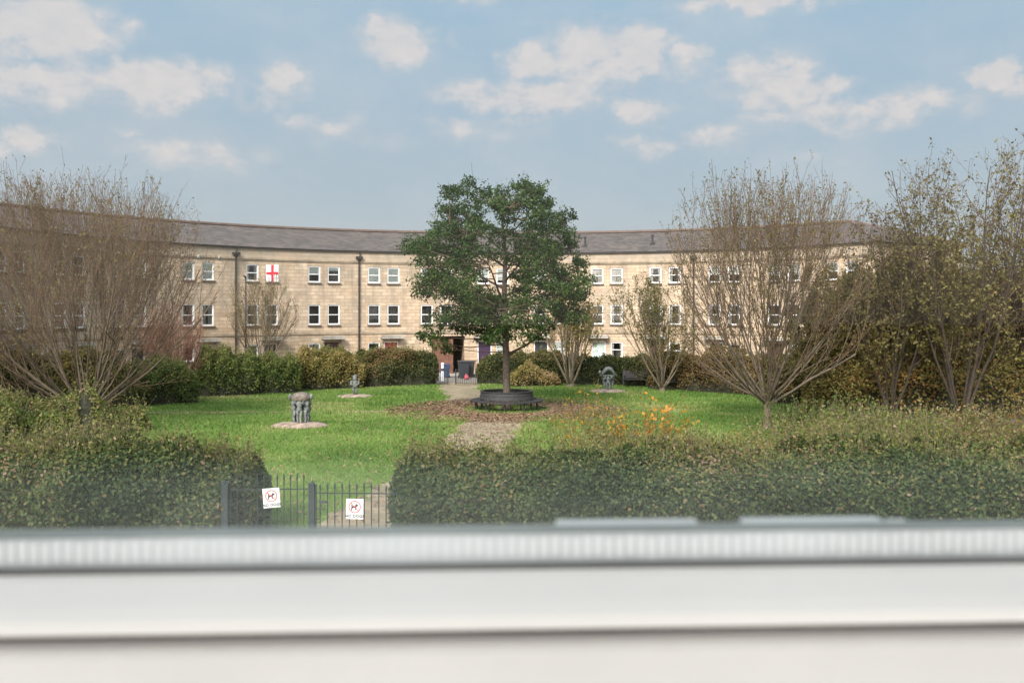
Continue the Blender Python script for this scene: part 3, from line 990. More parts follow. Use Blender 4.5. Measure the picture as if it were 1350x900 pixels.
# ---- hedges: rounded banks of leaves on a dark twiggy core
def hedge(name, label, cat, pts, w, h, mat, n, lsize, seed, group=None, lump=.18, shoots=0, shoot_h=.4, rbase=.42, top_t=.0, taper=True, core=True, shoot_mat=None, depth=.28):
    """pts: ground polyline; w width, h height (number or list per point)"""
    P = np.array(pts, float); m = len(P)
    hh = np.array(h if isinstance(h, (list, tuple)) else [h] * m, float)
    root = thing(name, label, cat, (P[:, 0].mean(), P[:, 1].mean(), 0), group=group)
    org = np.array([P[:, 0].mean(), P[:, 1].mean(), 0])
    rng = np.random.default_rng(seed)
    seg = np.linalg.norm(P[1:] - P[:-1], axis=1); cum = np.concatenate([[0], np.cumsum(seg)]); Lt = cum[-1]

    def surf(s, a):
        """s along 0..Lt, a in 0..1 across the section (front foot -> top -> back foot)"""
        x = np.interp(s, cum, P[:, 0]); y = np.interp(s, cum, P[:, 1]); H = np.interp(s, cum, hh)
        e = 1e-2
        tx = np.interp(s + e, cum, P[:, 0]) - np.interp(s - e, cum, P[:, 0]); ty = np.interp(s + e, cum, P[:, 1]) - np.interp(s - e, cum, P[:, 1])
        tl = np.hypot(tx, ty); tx, ty = tx / tl, ty / tl
        nx, ny = ty, -tx
        th = pi * a
        c, z = np.cos(th), np.sin(th)
        px_ = np.sign(c) * np.abs(c) ** .55; pz_ = np.abs(z) ** .45
        end = np.minimum(s, Lt - s) / (w * .5)
        tp = np.where(end < 1, np.sqrt(np.clip(1 - (1 - np.clip(end, 0, 1)) ** 2, .0, 1)), 1) if taper else np.ones_like(s)
        half = w * .5 * (.25 + .75 * tp)
        zz = H * pz_ * (.45 + .55 * tp)
        pos = np.stack([x + nx * px_ * half, y + ny * px_ * half, zz], 1)
        nor = unit(np.stack([nx * c, ny * c, z * .9], 1))
        bump = vnoise(pos, 1.7, seed) * lump + vnoise(pos, 5.5, seed + 1) * lump * .7
        pos = pos + nor * bump[:, None]
        return pos, nor

    s = rng.uniform(0, Lt, n); a = rng.uniform(.0, .86, n)
    pos, nor = surf(s, a)
    pos = pos - nor * (rng.exponential(depth * .5, n)[:, None] - .05)
    pos[:, 2] = np.maximum(pos[:, 2], .02)
    rnd = rbase + .20 * vnoise(pos, 1.1, seed + 2) + rng.normal(0, .22, n) + top_t * np.clip((pos[:, 2] / hh.max() - .55) * 2, 0, 1)
    leaf_cloud('foliage', pos - org, rng.uniform(.65, 1.3, n) * lsize, rnd, mat, root, nrm=nor, bias=.9, aspect=.62)
    if core:
        ns, na = max(12, int(Lt / .22)), 16
        S, A = np.meshgrid(np.linspace(.05, Lt - .05, ns), np.linspace(0, 1, na), indexing='ij')
        cp, cn = surf(S.ravel(), A.ravel())
        cp = cp - cn * (depth * 1.05); cp[:, 2] = np.maximum(cp[:, 2], 0)
        i, j = np.meshgrid(np.arange(ns - 1), np.arange(na - 1), indexing='ij')
        k = (i * na + j).ravel()
        q = np.stack([k, k + na, k + na + 1, k + 1], 1)
        np_mesh('branches', cp - org, q, None, M['core'], root, True)
    if shoots:
        T = Tubes(); LP, LR = [], []
        for k in range(shoots):
            s0 = np.array([rng.uniform(.2, Lt - .2)]); a0 = np.array([rng.uniform(.25, .75)])
            p0, n0 = surf(s0, a0); p0 = p0[0] - n0[0] * .15
            L_ = shoot_h * rng.uniform(.4, 1.3) * (1 + .5 * vnoise(p0[None], .9, seed + 5)[0])
            d_ = np.array([rng.normal(0, .22), rng.normal(0, .22), 1.0])
            pp = [p0, p0 + d_ * L_ * .5 + rng.normal(0, .02, 3), p0 + d_ * L_ + rng.normal(0, .05, 3)]
            T.add(np.array(pp) - org, [.006, .005, .003], 3, .5)
            for _ in range(int(rng.integers(7, 15))):
                f = rng.uniform(.15, 1); LP.append(p0 + d_ * L_ * f + rng.normal(0, .03, 3)); LR.append(.48 + rng.normal(0, .22))
        T.build('shoots', G['bark_pale'], root)
        LP = np.array(LP)
        leaf_cloud('shoot_leaves', LP - org, rng.uniform(.6, 1.2, len(LP)) * lsize * .9, np.array(LR), shoot_mat or G['herb'], root, aspect=.5)
    return root


# near hedges along the street fence
hedge('front_hedge', 'tall clipped hedge left of the near gate, browning at its end', 'hedge', [(-13.5, 19.6), (-9, 19.5), (-6.4, 19.5), (-4.75, 19.5)], 2.3, [1.75, 1.72, 1.72, 1.62],
      G['hedge'], 62000, .082, 71, 'clipped hedges beside the near gate', shoots=900, shoot_h=.5, rbase=.42, top_t=.20, lump=.19)
hedge('front_hedge', 'long clipped hedge right of the near gate', 'hedge', [(-2.35, 19.5), (0, 19.5), (4, 19.6), (8, 19.5), (14, 19.6)], 2.3, [1.5, 1.56, 1.6, 1.62, 1.66],
      G['hedge'], 110000, .08, 73, 'clipped hedges beside the near gate', shoots=1500, shoot_h=.42, rbase=.43, top_t=.15, lump=.17)

# far hedges round the lawn
HG = 'clipped hedges round the lawn'
def arc(px0, px1, d0, d1, n=5):
    return [(gx(px0 + (px1 - px0) * i / (n - 1), d0 + (d1 - d0) * i / (n - 1)), d0 + (d1 - d0) * i / (n - 1)) for i in range(n)]
hedge('hedge', 'rounded green bush hedge at the left beside the red twigs', 'hedge', arc(150, 262, 46.2, 47.2), 2.2, [1.48, 1.74, 1.96, 1.91, 1.65], G['hedge_green'], 14000, .115, 81, HG, shoots=158, rbase=0.66, top_t=.15, lump=0.27)
hedge('hedge', 'large glossy green hedge below the small pale tree', 'hedge', arc(252, 392, 50.6, 53.8), 2.4, [1.91, 2.04, 2.04, 2.00, 1.91], G['hedge_green'], 20000, .115, 82, HG, shoots=316, shoot_h=.6, rbase=0.62, top_t=.2, lump=0.32)
hedge('hedge', 'yellow and buff variegated hedge behind the first statue', 'hedge', arc(380, 478, 55.0, 56.6), 2.0, [1.74, 2.00, 2.09, 2.09, 1.91], G['hedge_yellow'], 15000, .125, 83, HG, shoots=158, rbase=0.61, lump=0.27)
hedge('hedge', 'dark green hedge left of the far gate', 'hedge', arc(462, 576, 57.6, 59.2), 2.2, [1.91, 2.04, 2.09, 2.04, 1.91], G['hedge_dark'], 20000, .11, 84, HG, shoots=211, shoot_h=.45, rbase=0.62, top_t=.25, lump=0.27)
hedge('hedge', 'dark hedge directly behind the big green tree', 'hedge', arc(628, 760, 59.8, 60.2), 2.0, [1.65, 1.74, 1.70, 1.65, 1.65], G['hedge_dark'], 17000, .11, 85, HG, shoots=105, rbase=0.60, top_t=.15, lump=0.20)
hedge('variegated_bush', 'low buff variegated bush in front of the dark hedge', 'bush', arc(672, 738, 58.0, 57.8, 4), 1.3, [0.78, 1.09, 0.96, 0.70], G['hedge_yellow'], 5000, .115, 86, None, rbase=0.71, lump=0.27)
hedge('hedge', 'dark hedge behind the third statue', 'hedge', arc(750, 868, 59.6, 58.0), 2.0, [1.52, 1.57, 1.57, 1.57, 1.57], G['hedge_dark'], 15000, .11, 87, HG, shoots=132, shoot_h=.35, rbase=0.56, top_t=.1, lump=0.20)
hedge('hedge', 'brown-tinged dark hedge behind the right bare tree', 'hedge', arc(862, 1010, 57.0, 51.0), 2.4, [1.65, 1.74, 1.83, 2.00, 2.00], G['rust'], 15000, .12, 88, HG, shoots=132, shoot_h=.35, rbase=0.52, lump=0.34)
hedge('hedge', 'dark overgrown hedge at the foot of the right thicket', 'hedge', arc(1005, 1420, 47.5, 42.5, 6), 2.6, [2.00, 2.26, 2.52, 2.52, 2.52, 2.44], G['thicket'], 30000, .13, 89, HG, shoots=132, shoot_h=.35, rbase=0.61, lump=0.47)
hedge('bramble_bank', 'brown bramble bank round the trunks of the thin right-hand trees', 'brambles', [(gx(1060, 41.3), 41.5), (gx(1150, 41.3), 41.2), (gx(1240, 40.8), 40.8), (gx(1330, 40.8), 40.9), (gx(1430, 41), 41)], 2.4, [1.7, 2.6, 2.9, 2.7, 2.9], G['thicket'], 30000, .13, 94, None, shoots=420, shoot_h=.9, rbase=.72, lump=.42, depth=.6, shoot_mat=G['thicket'])
# scrub behind the left hedge, under the big tree
hedge('scrub', 'olive scrub bank under the big left tree', 'scrub', [(-22, 33.5), (-18, 33.6), (-15.5, 35.2), (-13.6, 37)], 2.6, [1.1, 1.1, .9, .6], G['herb'], 16000, .11, 91, None, shoots=480, shoot_h=.5, rbase=0.46, lump=0.41)
hedge('scrub', 'dark hedge bank behind the big left tree', 'scrub', [(-25, 44), (-21, 44.6), (-16.5, 45.5)], 2.4, [2.6, 2.5, 2.0], G['olive'], 17000, .13, 92, None, rbase=0.42, lump=0.41)
hedge('scrub', 'yellow-green weeds rising behind the left hedge', 'weeds', [(-13, 23.5), (-9.5, 23.2), (-6.8, 22.6)], 2.0, [1.15, 1.05, .75], G['herb'], 11000, .075, 93, None, shoots=520, shoot_h=.45, rbase=0.48, lump=0.34, core=False, depth=.6)


# open weedy plants behind the right hedge
def weedy(name, label, cat, x, y, rx, ry, h, nst, lm, lsize, seed, per=(10, 22), group=None, lean=.25, rmean=.5):
    root = thing(name, label, cat, (x, y, 0), group=group)
    rng = np.random.default_rng(seed)
    T = Tubes(); LP = []
    for k in range(nst):
        a = rng.uniform(0, 2 * pi); r = sqrt(rng.uniform(0, 1))
        b = np.array([cos(a) * r * rx, sin(a) * r * ry, 0])
        L_ = h * rng.uniform(.55, 1.1) * (1 - .3 * r)
        d_ = np.array([rng.normal(0, lean) + .25 * b[0] / rx, rng.normal(0, lean), 1.0])
        pts = [b + d_ * L_ * f + np.array([rng.normal(0, .03), rng.normal(0, .03), 0]) * (f > 0) for f in (0, .35, .7, 1)]
        T.add(pts, [.010, .008, .006, .004], 3, rng.uniform(0, 1))
        for _ in range(int(rng.integers(*per))):
            f = rng.uniform(.25, 1.02); LP.append(b + d_ * L_ * f + rng.normal(0, .09, 3))
    T.build('stems', G['bark_pale'], root)
    LP = np.array(LP); n = len(LP); LP[:, 2] = np.maximum(LP[:, 2], .03)
    rnd = rmean + rng.normal(0, .2, n) + .2 * vnoise(LP, 2.0, seed)
    leaf_cloud('foliage', LP, rng.uniform(.6, 1.3, n) * lsize, rnd, lm, root, aspect=.55)
    return root


WG = 'weeds behind the right hedge'
d = 25.5
weedy('orange_shrub', 'thin shrub with bright orange autumn leaves behind the long hedge', 'shrub', gx(860, d), d, .85, .6, 2.4, 46, G['orange'], .125, 101, (12, 26), lean=.16, rmean=.62)
d = 28.0
weedy('orange_shrub', 'sparser yellow-orange shrub just below the third statue', 'shrub', gx(792, d), d, 1.0, .7, 2.4, 70, G['orange'], .095, 102, (10, 22), lean=.2, rmean=.3)
weedy('weed_clump', 'tall green-yellow growth round the stems of the orange shrub', 'weeds', gx(832, 25.7), 25.7, 1.5, .8, 1.95, 150, G['herb'], .085, 112, (12, 26), WG, rmean=.42)
weedy('weed_clump', 'yellow-green weeds rising by the end of the path', 'weeds', gx(625, 22.6), 22.6, 1.6, .9, 1.55, 190, G['herb'], .07, 103, (10, 22), WG, rmean=.5)
weedy('weed_clump', 'green-yellow weeds below the round bench', 'weeds', gx(745, 23.8), 23.8, 1.6, 1.1, 1.6, 230, G['herb'], .07, 104, (10, 24), WG, rmean=.45)
weedy('weed_clump', 'yellowing weeds at the foot of the orange shrub', 'weeds', gx(850, 24.0), 24.0, 1.4, 1.2, 1.6, 230, G['herb'], .075, 105, (12, 26), WG, rmean=.55)
weedy('weed_clump', 'brown seed-topped weeds left of the right bare tree', 'weeds', gx(945, 24.0), 24, 1.6, 1.2, 1.5, 200, G['rust'], .075, 106, (10, 22), WG, rmean=.75)
weedy('weed_clump', 'pale buff weeds at the foot of the right bare tree', 'weeds', gx(1045, 27.0), 27, 1.9, 1.5, 1.6, 230, G['herb'], .085, 107, (12, 26), WG, rmean=.62)
weedy('weed_clump', 'olive weeds before the right thicket', 'weeds', gx(1140, 29.0), 29, 2.2, 2.0, 1.7, 300, G['herb'], .095, 108, (12, 26), WG, rmean=.45)
weedy('weed_clump', 'straw-coloured weeds under the tallest thin tree', 'weeds', gx(1245, 29.5), 29.5, 2.2, 2.0, 1.75, 320, G['herb'], .095, 109, (12, 26), WG, rmean=.6)
weedy('weed_clump', 'rough brown weeds in the corner beside the right thicket', 'weeds', gx(1345, 29.5), 29.5, 2.2, 2.0, 1.75, 280, G['rust'], .095, 110, (12, 26), WG, rmean=.7)
weedy('weed_clump', 'leafy green weeds with yellow tips between trunk and thicket', 'weeds', gx(1095, 34.0), 34, 1.9, 1.6, 1.6, 170, G['hedge_green'], .11, 111, (12, 24), WG, rmean=.6)


# ---- the big green tree
def big_tree():
    d = BY; sc = F / d
    poly = np.array([(330, 40), (300, 75), (205, 130), (215, 235), (165, 255), (60, 270), (100, 345), (150, 400), (110, 480), (160, 500), (240, 505), (180, 550), (100, 610), (80, 645), (130, 655), (190, 665), (230, 705),
                     (290, 695), (340, 655), (420, 665), (490, 655), (560, 655), (605, 685), (640, 605), (740, 590), (752, 500), (770, 430), (755, 385), (722, 350), (732, 240), (702, 210), (680, 172), (622, 200), (630, 120), (560, 70), (500, 80), (440, 58), (400, 110), (370, 88)], float)
    X = (500 + poly[:, 0] * .3667 - 675) / sc - BX; Z = EYE - (210 + poly[:, 1] * .3667 - HOR) / sc
    def inside(x, z):
        c = False; j = len(X) - 1
        for i in range(len(X)):
            if (Z[i] > z) != (Z[j] > z) and x < (X[j] - X[i]) * (z - Z[i]) / (Z[j] - Z[i]) + X[i]: c = not c
            j = i
        return c
    def width(z):
        xs = [X[i] + (X[(i + 1) % len(X)] - X[i]) * (z - Z[i]) / (Z[(i + 1) % len(X)] - Z[i]) for i in range(len(X)) if (Z[i] > z) != (Z[(i + 1) % len(X)] > z)]
        return (min(xs), max(xs)) if xs else (0, 0)
    rng = np.random.default_rng(201)
    root = thing('green_tree', 'broad dark green leafy tree growing through the round bench', 'tree', (BX, BY, 0))
    C = []
    tries = 0
    while len(C) < 235 and tries < 60000:
        tries += 1
        z = rng.uniform(Z.min() + .1, Z.max() - .1); x = rng.uniform(X.min(), X.max())
        # shrink towards the inside so that leaves end about the outline
        cx = x * .0
        ok = inside(x, z) and inside(x + .26, z) and inside(x - .26, z) and inside(x, z + .20) and inside(x, z - .15)
        if not ok: continue
        a, b = width(z); hw = (b - a) / 2; mid = (a + b) / 2
        dep = sqrt(max(.0, 1 - ((x - mid) / hw) ** 2)) * min(hw, 3.9)
        y = rng.uniform(-1, 1) * dep * .92
        # hollow middle near the trunk
        if sqrt((x) ** 2 + y ** 2) < .65 and z < Z.max() - 1.8: continue
        # the open window below the middle of the crown
        if abs(x + .35) < .95 and 4.9 < z < 6.8 and rng.uniform() < .72: continue
        if abs(x + 3.0) < 1.2 and 2.9 < z < 3.9 and rng.uniform() < .5: continue
        p = np.array([x, y, z])
        if all(np.linalg.norm((p - q) * np.array([1, .8, 1.15])) > .56 for q in C): C.append(p)
    C = np.array(C)
    T = MB()
    tr = [(0, 0, -.1), (0, 0, .12), (.02, 0, .5), (-.02, .02, 2.2), (-.06, .02, 3.6), (-.10, .0, 5.2), (-.05, .05, 6.8), (-.2, 0, 8.4), (-.3, 0, 9.5)]
    T.tube(tr, [.27, .20, .165, .15, .135, .115, .085, .05, .02], 12)
    tro = T.build('trunk', M['trunk'], root, True)
    tr = np.array(tr)
    lim = Tubes()
    # main limbs
    mains = []
    for k in range(17):
        z0 = 2.4 + 5.2 * (k / 16); a = k * 2.399 + rng.uniform(-.3, .3)
        b0 = np.array([np.interp(z0, tr[:, 2], tr[:, 0]), 0, z0])
        ext = min(3.4, max(.9, (width(min(z0 + 1.2, Z.max() - .3))[1] - width(min(z0 + 1.2, Z.max() - .3))[0]) / 2 * .72))
        e = b0 + np.array([cos(a) * ext, sin(a) * ext, .5 + ext * .42])
        pts = [b0, b0 * .6 + e * .4 + np.array([0, 0, -.12]), b0 * .25 + e * .75, e]
        r_ = .075 * (1 - .45 * k / 16)
        lim.add(pts, [r_, r_ * .75, r_ * .5, r_ * .25], 6, .2)
        mains.append(np.array([b0 * (1 - f) + e * f for f in np.linspace(.1, 1, 8)]))
    mp = np.concatenate(mains + [np.array([[np.interp(z, tr[:, 2], tr[:, 0]), 0, z] for z in np.linspace(3, 9.2, 14)])])
    for c in C:
        dd = np.linalg.norm((mp - c) * np.array([1, 1, 1.4]), axis=1) + 2.0 * np.clip(mp[:, 2] - c[2] + .1, 0, 9)
        q = mp[np.argmin(dd)]
        md = (q + c) / 2 + np.array([0, 0, -.10]) + rng.normal(0, .08, 3)
        lim.add([q, md, c], [.028, .020, .008], 4, .5)
        for _ in range(5):
            lim.add([md * .3 + c * .7, c + rng.normal(0, .3, 3)], [.010, .005], 3, .7)
    lim.build('limbs', G['bark_dark'], root)
    P, NR, Rn = [], [], []
    for c in C:
        n = int(rng.uniform(150, 300)); rad_ = rng.uniform(.30, .56) * (1 - .25 * max(0, c[2] - 7.5) / 3)
        v = unit(rng.normal(size=(n, 3))); rr_ = rng.uniform(.25, 1, n) ** .55
        q = v * rr_[:, None] * np.array([1.15, 1.1, .72]) * rad_ + c
        q += .10 * np.stack([vnoise(q, 6, 1), vnoise(q, 6, 2), vnoise(q, 6, 3)], 1)
        P.append(q); NR.append(v * .6 + np.array([0, 0, .55])); Rn.append(np.clip(.42 + rng.normal(0, .12) + .24 * v[:, 2] * 0 + rng.normal(0, .17, n), 0, 1))
        for _ in range(int(rng.integers(2, 6))):          # sprigs that break the outline
            w = unit(rng.normal(size=(1, 3)) + np.array([[0, 0, .35]]))[0]
            m = int(rng.integers(8, 17))
            sp = c + w * rad_ * rng.uniform(.85, 1.45) + rng.normal(0, .075, (m, 3))
            P.append(sp); NR.append(np.tile(w, (m, 1)) * .5 + np.array([0, 0, .5])); Rn.append(np.clip(.5 + rng.normal(0, .18, m), 0, 1))
    P = np.concatenate(P); NR = np.concatenate(NR); Rn = np.concatenate(Rn)
    leaf_cloud('crown', P, rng.uniform(.65, 1.25, len(P)) * .118, Rn, G['oak'], root, nrm=NR, bias=.7, aspect=.62)


big_tree()

# ===================================================== bench round the tree
rb = thing('circular_bench', 'round black slatted bench encircling the trunk of the green tree', 'bench', (BX, BY, 0))
s = MB()
for r0, r1 in ((1.16, 1.30), (1.318, 1.458), (1.476, 1.62)):
    s.lathe([(r0, .415), (r1, .405), (r1, .45), (r0, .46)], 56, close=True)
s.build('seat', M['bench'], rb)
s = MB()
s.lathe([(1.19, .50), (1.21, .50), (1.17, .66), (1.15, .66)], 56, close=True)
s.lathe([(1.145, .675), (1.165, .675), (1.13, .80), (1.11, .80)], 56, close=True)
s.lathe([(1.05, .81), (1.17, .81), (1.17, .845), (1.05, .845)], 56, close=True)
s.lathe([(1.165, .49), (1.172, .49), (1.117, .815), (1.11, .815)], 56, close=True)
s.build('backrest', M['bench'], rb)
lg0 = None
for i in range(10):
    a = 2 * pi * (i + .42) / 10
    if lg0 is None:
        l = MB(); l.tube([(1.42, 0, -.02), (1.40, 0, .40)], .032, 8); l.box((1.33, 0, .39), (.52, .05, .045)); l.tube([(1.14, 0, .40), (1.08, 0, .82)], .025, 6); l.tube([(1.14, 0, -.02), (1.14, 0, .40)], .028, 6)
        lg0 = l.build('leg', M['black_metal'], rb); lg = lg0
    else:
        lg = lg0.copy(); COL.objects.link(lg)
    lg.rotation_euler = (0, 0, a)

# park benches against the far hedges
def park_bench(label, x, y, rz):
    b = thing('park_bench', label, 'bench', (x, y, 0), rz, 'dark park benches against the hedges')
    m = MB()
    for k in range(4): m.box((0, -.17 + .115 * k, .44), (1.55, .095, .03))
    m.build('seat', M['bench'], b)
    m = MB()
    for k in range(4): m.box((0, .27 + .02 * k, .55 + .11 * k), (1.55, .028, .095), rx=-.15)
    m.build('backrest', M['bench'], b)
    for sx in (-.68, .68):
        m = MB(); m.box((sx, -.18, .21), (.05, .05, .43)); m.box((sx, .26, .45), (.05, .05, .92), rx=-.1); m.box((sx, .03, .41), (.05, .5, .035)); m.box((sx, .0, .64), (.06, .5, .035)); m.box((sx, -.22, .53), (.045, .045, .2))
        m.build('leg', M['black_metal'], b)
    return b
park_bench('dark slatted bench beside the yellow variegated hedge', gx(375, 53.2), 53.2, rad(38))
park_bench('dark bench just right of the third statue', gx(838, 57.0), 57.0, rad(-12))
park_bench('dark bench half hidden behind the right bare tree branches', gx(886, 55.0), 55.0, rad(-22))

# ================================================================= statues
def mound(root, rx, ry, h, seed, name='stone_base'):
    m = MB(); rng = random.Random(seed)
    m.lathe([(1.0, -.03), (.98, h * .35), (.86, h * .62), (.6, h * .85), (.3, h * .97), (0.001, h)], 30, sx=rx, sy=ry)
    o = m.build(name, M['mound'], root, True, weld=True)
    for v in o.data.vertices:
        f = 1 + .07 * sin(v.co.x * 5 + seed) + .05 * sin(v.co.y * 7 + v.co.x * 3 + seed)
        v.co.x *= f; v.co.y *= f; v.co.z += .018 * sin(v.co.x * 11) * sin(v.co.y * 9) * (v.co.z > .02)
    return o


def statue_figure(mb, a, r, H, fat=1.0):
    """a small standing figure at angle a on a ring of radius r, facing in, arms raised to the load"""
    c, s_ = cos(a), sin(a)
    def P(out, side, z): return (c * (r + out) - s_ * side, s_ * (r + out) + c * side, z)
    for sd in (-1, 1):
        mb.tube([P(.02, sd * .055, .0), P(.0, sd * .055, .05 * H), P(.03, sd * .058, .22 * H), P(.0, sd * .06, .30 * H), P(.01, sd * .062, .50 * H)],
                [.045 * fat, .036 * fat, .052 * fat, .045 * fat, .072 * fat], 8)
        mb.tube([P(0, sd * .12, .80 * H), P(.05, sd * .17, .70 * H), P(-.02, sd * .16, .90 * H), P(-.08, sd * .12, 1.02 * H)], [.045, .038, .032, .026], 7)
    mb.tube([P(.01, 0, .44 * H), P(.02, 0, .54 * H), P(.0, 0, .63 * H), P(.01, 0, .76 * H), P(-.01, 0, .84 * H), P(-.03, 0, .89 * H)],
            [.085 * fat, .115 * fat, .085 * fat, .12 * fat, .085, .04], 10, flat=.78)
    mb.tube([P(-.03, 0, .87 * H), P(-.04, 0, .92 * H), P(-.04, 0, .98 * H), P(-.03, 0, 1.02 * H)], [.04, .068, .07, .03], 9)


d = 37.6
st = thing('statue', 'weathered grey statue of huddled figures carrying a brown dome on a stone mound', 'statue', (gx(397, d), d, 0), 0, 'statues on stone mounds')
mound(st, 1.08, .85, .17, 1)
for k in range(6):
    mb = MB(); statue_figure(mb, 2 * pi * k / 6 + .48, .27, .98)
    o = mb.build('figure', M['bronze'], st, True); o.location = (0, 0, .14)
mb = MB(); mb.lathe([(.05, .86), (.30, .90), (.38, .98), (.36, 1.10), (.26, 1.20), (.12, 1.24), (.001, 1.25)], 22)
mb.build('dome', M['dome'], st, True, weld=True).location = (0, 0, .05)
for k, a in enumerate((3.3, -.15)):
    mb = MB(); x, y = cos(a) * .40, sin(a) * .40
    mb.tube([(x, y, .96), (x, y, 1.02), (x * 1.02, y, 1.12), (x, y, 1.18)], [.035, .075, .075, .03], 9)
    mb.build('head', M['bronze'], st, True).location = (0, 0, .05)

d = 50.5
st = thing('statue', 'slim upright grey statue in front of the dark green hedge', 'statue', (gx(468, d), d, 0), 0, 'statues on stone mounds')
mound(st, .85, .8, .13, 4)
mb = MB()
mb.tube([(-.06, 0, .1), (-.07, 0, .35), (-.08, 0, .5)], [.06, .05, .075], 8); mb.tube([(.06, 0, .1), (.07, 0, .35), (.08, 0, .5)], [.06, .05, .075], 8)
mb.tube([(0, 0, .46), (0, 0, .58), (.01, 0, .70), (0, 0, .82)], [.13, .15, .12, .17], 10, flat=.8)
mb.tube([(-.17, .0, .82), (-.20, -.05, .66), (-.08, -.12, .6)], [.055, .045, .04], 7); mb.tube([(.17, 0, .82), (.2, -.05, .66), (.08, -.12, .6)], [.055, .045, .04], 7)
mb.build('figure', M['bronze'], st, True)
mb = MB(); mb.tube([(0, 0, .80), (0, -.02, .88), (0, -.02, .98), (0, 0, 1.06)], [.08, .13, .12, .07], 9); mb.tube([(-.12, 0, 1.02), (.0, -.01, 1.08), (.13, 0, 1.05)], [.05, .07, .05], 7); mb.build('head', M['bronze'], st, True)

d = 53.5
st = thing('statue', 'dark statue of two figures under an arched shell near the orange shrub', 'statue', (gx(802, d), d, 0), 0, 'statues on stone mounds')
mound(st, 1.0, .85, .16, 7)
for k, a in enumerate((pi, 0.0, 1.6, -1.7)):
    mb = MB(); statue_figure(mb, a, .20, .80); mb.build('figure', M['bronze'], st, True).location = (0, 0, .12)
mb = MB()
mb.tube([(-.36 + .72 * i / 12, -.03, .90 + .36 * sin(pi * i / 12)) for i in range(13)], [.07 + .05 * sin(pi * i / 12) for i in range(13)], 9, flat=1.8)
mb.tube([(-.46, 0, .92), (-.2, -.06, .86), (.2, -.06, .86), (.46, 0, .9)], [.05, .07, .07, .05], 8)
mb.build('arch', M['bronze'], st, True)
mb = MB(); mb.tube([(-.45, -.03, 1.0), (-.46, -.03, 1.08), (-.45, -.03, 1.17)], [.06, .08, .04], 8); mb.build('head', M['bronze'], st, True)

# ============================================================= near railings
def spear(mb, x, z0, z1, r=.0095):
    mb.tube([(x, 0, z0), (x, 0, z1 - .13)], r, 6)
    mb.tube([(x, 0, z1 - .13), (x, 0, z1 - .10), (x, 0, z1 - .055), (x, 0, z1)], [r, r * 1.75, r * 1.5, .001], 6, flat=.6)


def no_dogs(label, loc, rz, tilt, w, h, parent_group='no dogs signs'):
    sg = thing('sign', label, 'sign', loc, rz, parent_group)
    sg.rotation_euler = (0, tilt, rz)
    mb = MB(); mb.box((0, 0, 0), (w, .006, h)); mb.build('plate', M['sign'], sg, bevel=.0015)
    mb = MB(); cz = h * .10; rr0 = w * .36
    n = 40
    for i in range(n):
        a, b = 2 * pi * i / n, 2 * pi * (i + 1) / n
        mb.quad((cos(a) * rr0, -.0042, cz + sin(a) * rr0), (cos(b) * rr0, -.0042, cz + sin(b) * rr0), (cos(b) * rr0 * .83, -.0042, cz + sin(b) * rr0 * .83), (cos(a) * rr0 * .83, -.0042, cz + sin(a) * rr0 * .83))
    mb.build('prohibition_ring', M['sign_red'], sg)
    mb = MB(); t = w * .018; q = rr0 * .9 * .7071
    mb.quad((-q - t, -.0052, cz + q - t), (q - t, -.0052, cz - q - t), (q + t, -.0052, cz - q + t), (-q + t, -.0052, cz + q + t)); mb.build('prohibition_bar', M['sign_red'], sg)
    dog = [(-.50, -.45), (-.36, -.47), (-.31, -.22), (-.15, -.10), (.04, -.14), (.06, -.43), (.19, -.44), (.21, -.10), (.30, .10), (.46, .10), (.52, .20), (.36, .31), (.33, .47), (.24, .36), (.13, .46), (.10, .26), (.0, .13), (-.28, .10), (-.40, .32), (-.49, .29), (-.42, .03), (-.46, -.14)]
    mb = MB(); mb.poly([(x * rr0 * 1.22, -.0045, cz + z * rr0 * 1.22) for x, z in dog]); mb.build('dog_symbol', M['sign_black'], sg)
    cu = bpy.data.curves.new('lettering', 'FONT'); cu.body = 'NO DOGS'; cu.align_x = 'CENTER'; cu.align_y = 'CENTER'; cu.size = w * .215; cu.extrude = .0006; cu.offset = .0034; cu.space_character = 1.16
    tmp = bpy.data.objects.new('tmp', cu); COL.objects.link(tmp)
    bpy.context.view_layer.update()
    me = bpy.data.meshes.new_from_object(tmp.evaluated_get(bpy.context.evaluated_depsgraph_get()))
    bpy.data.objects.remove(tmp)
    me.materials.clear()
    o = link('lettering', me, M['sign_black'], sg); o.location = (0, -.0048, -h * .36); o.rotation_euler = (pi / 2, 0, 0)
    return sg


FY = 18.0
# fixed length of railing to the left
x0, x1 = gx(303, 18.3), gx(407, 18.35)
rl = thing('railing', 'dark spear-topped railing length in front of the left hedge', 'railing', ((x0 + x1) / 2, 18.28, 0), rad(4.5))
nb_ = 12; wd = x1 - x0
for i in range(nb_):
    mb = MB(); spear(mb, -wd / 2 + wd * (i + .3) / nb_, .03, 1.36 + .02 * (i / nb_)); mb.build('bar', M['rail_metal'], rl)
for z in (.14, 1.08): 
    mb = MB(); mb.box((0, 0, z), (wd, .010, .020)); mb.build('crossbar', M['rail_metal'], rl)
pf = thing('gate_post', 'stout dark post half hidden in the left hedge', 'post', (gx(297, 18.2), 18.2, 0), 0, 'gate posts of the near gate')
mb = MB(); mb.box((0, 0, .6), (.12, .12, 1.2)); mb.build('post', M['rail_metal'], pf, bevel=.006); mb = MB(); mb.lathe([(.085, 1.2), (.06, 1.235), (.001, 1.26)], 4); mb.build('cap', M['rail_metal'], pf)
pg = thing('gate_post', 'stout dark post between the two no dogs signs', 'post', (gx(412, 18.0), 18.0, 0), 0, 'gate posts of the near gate')
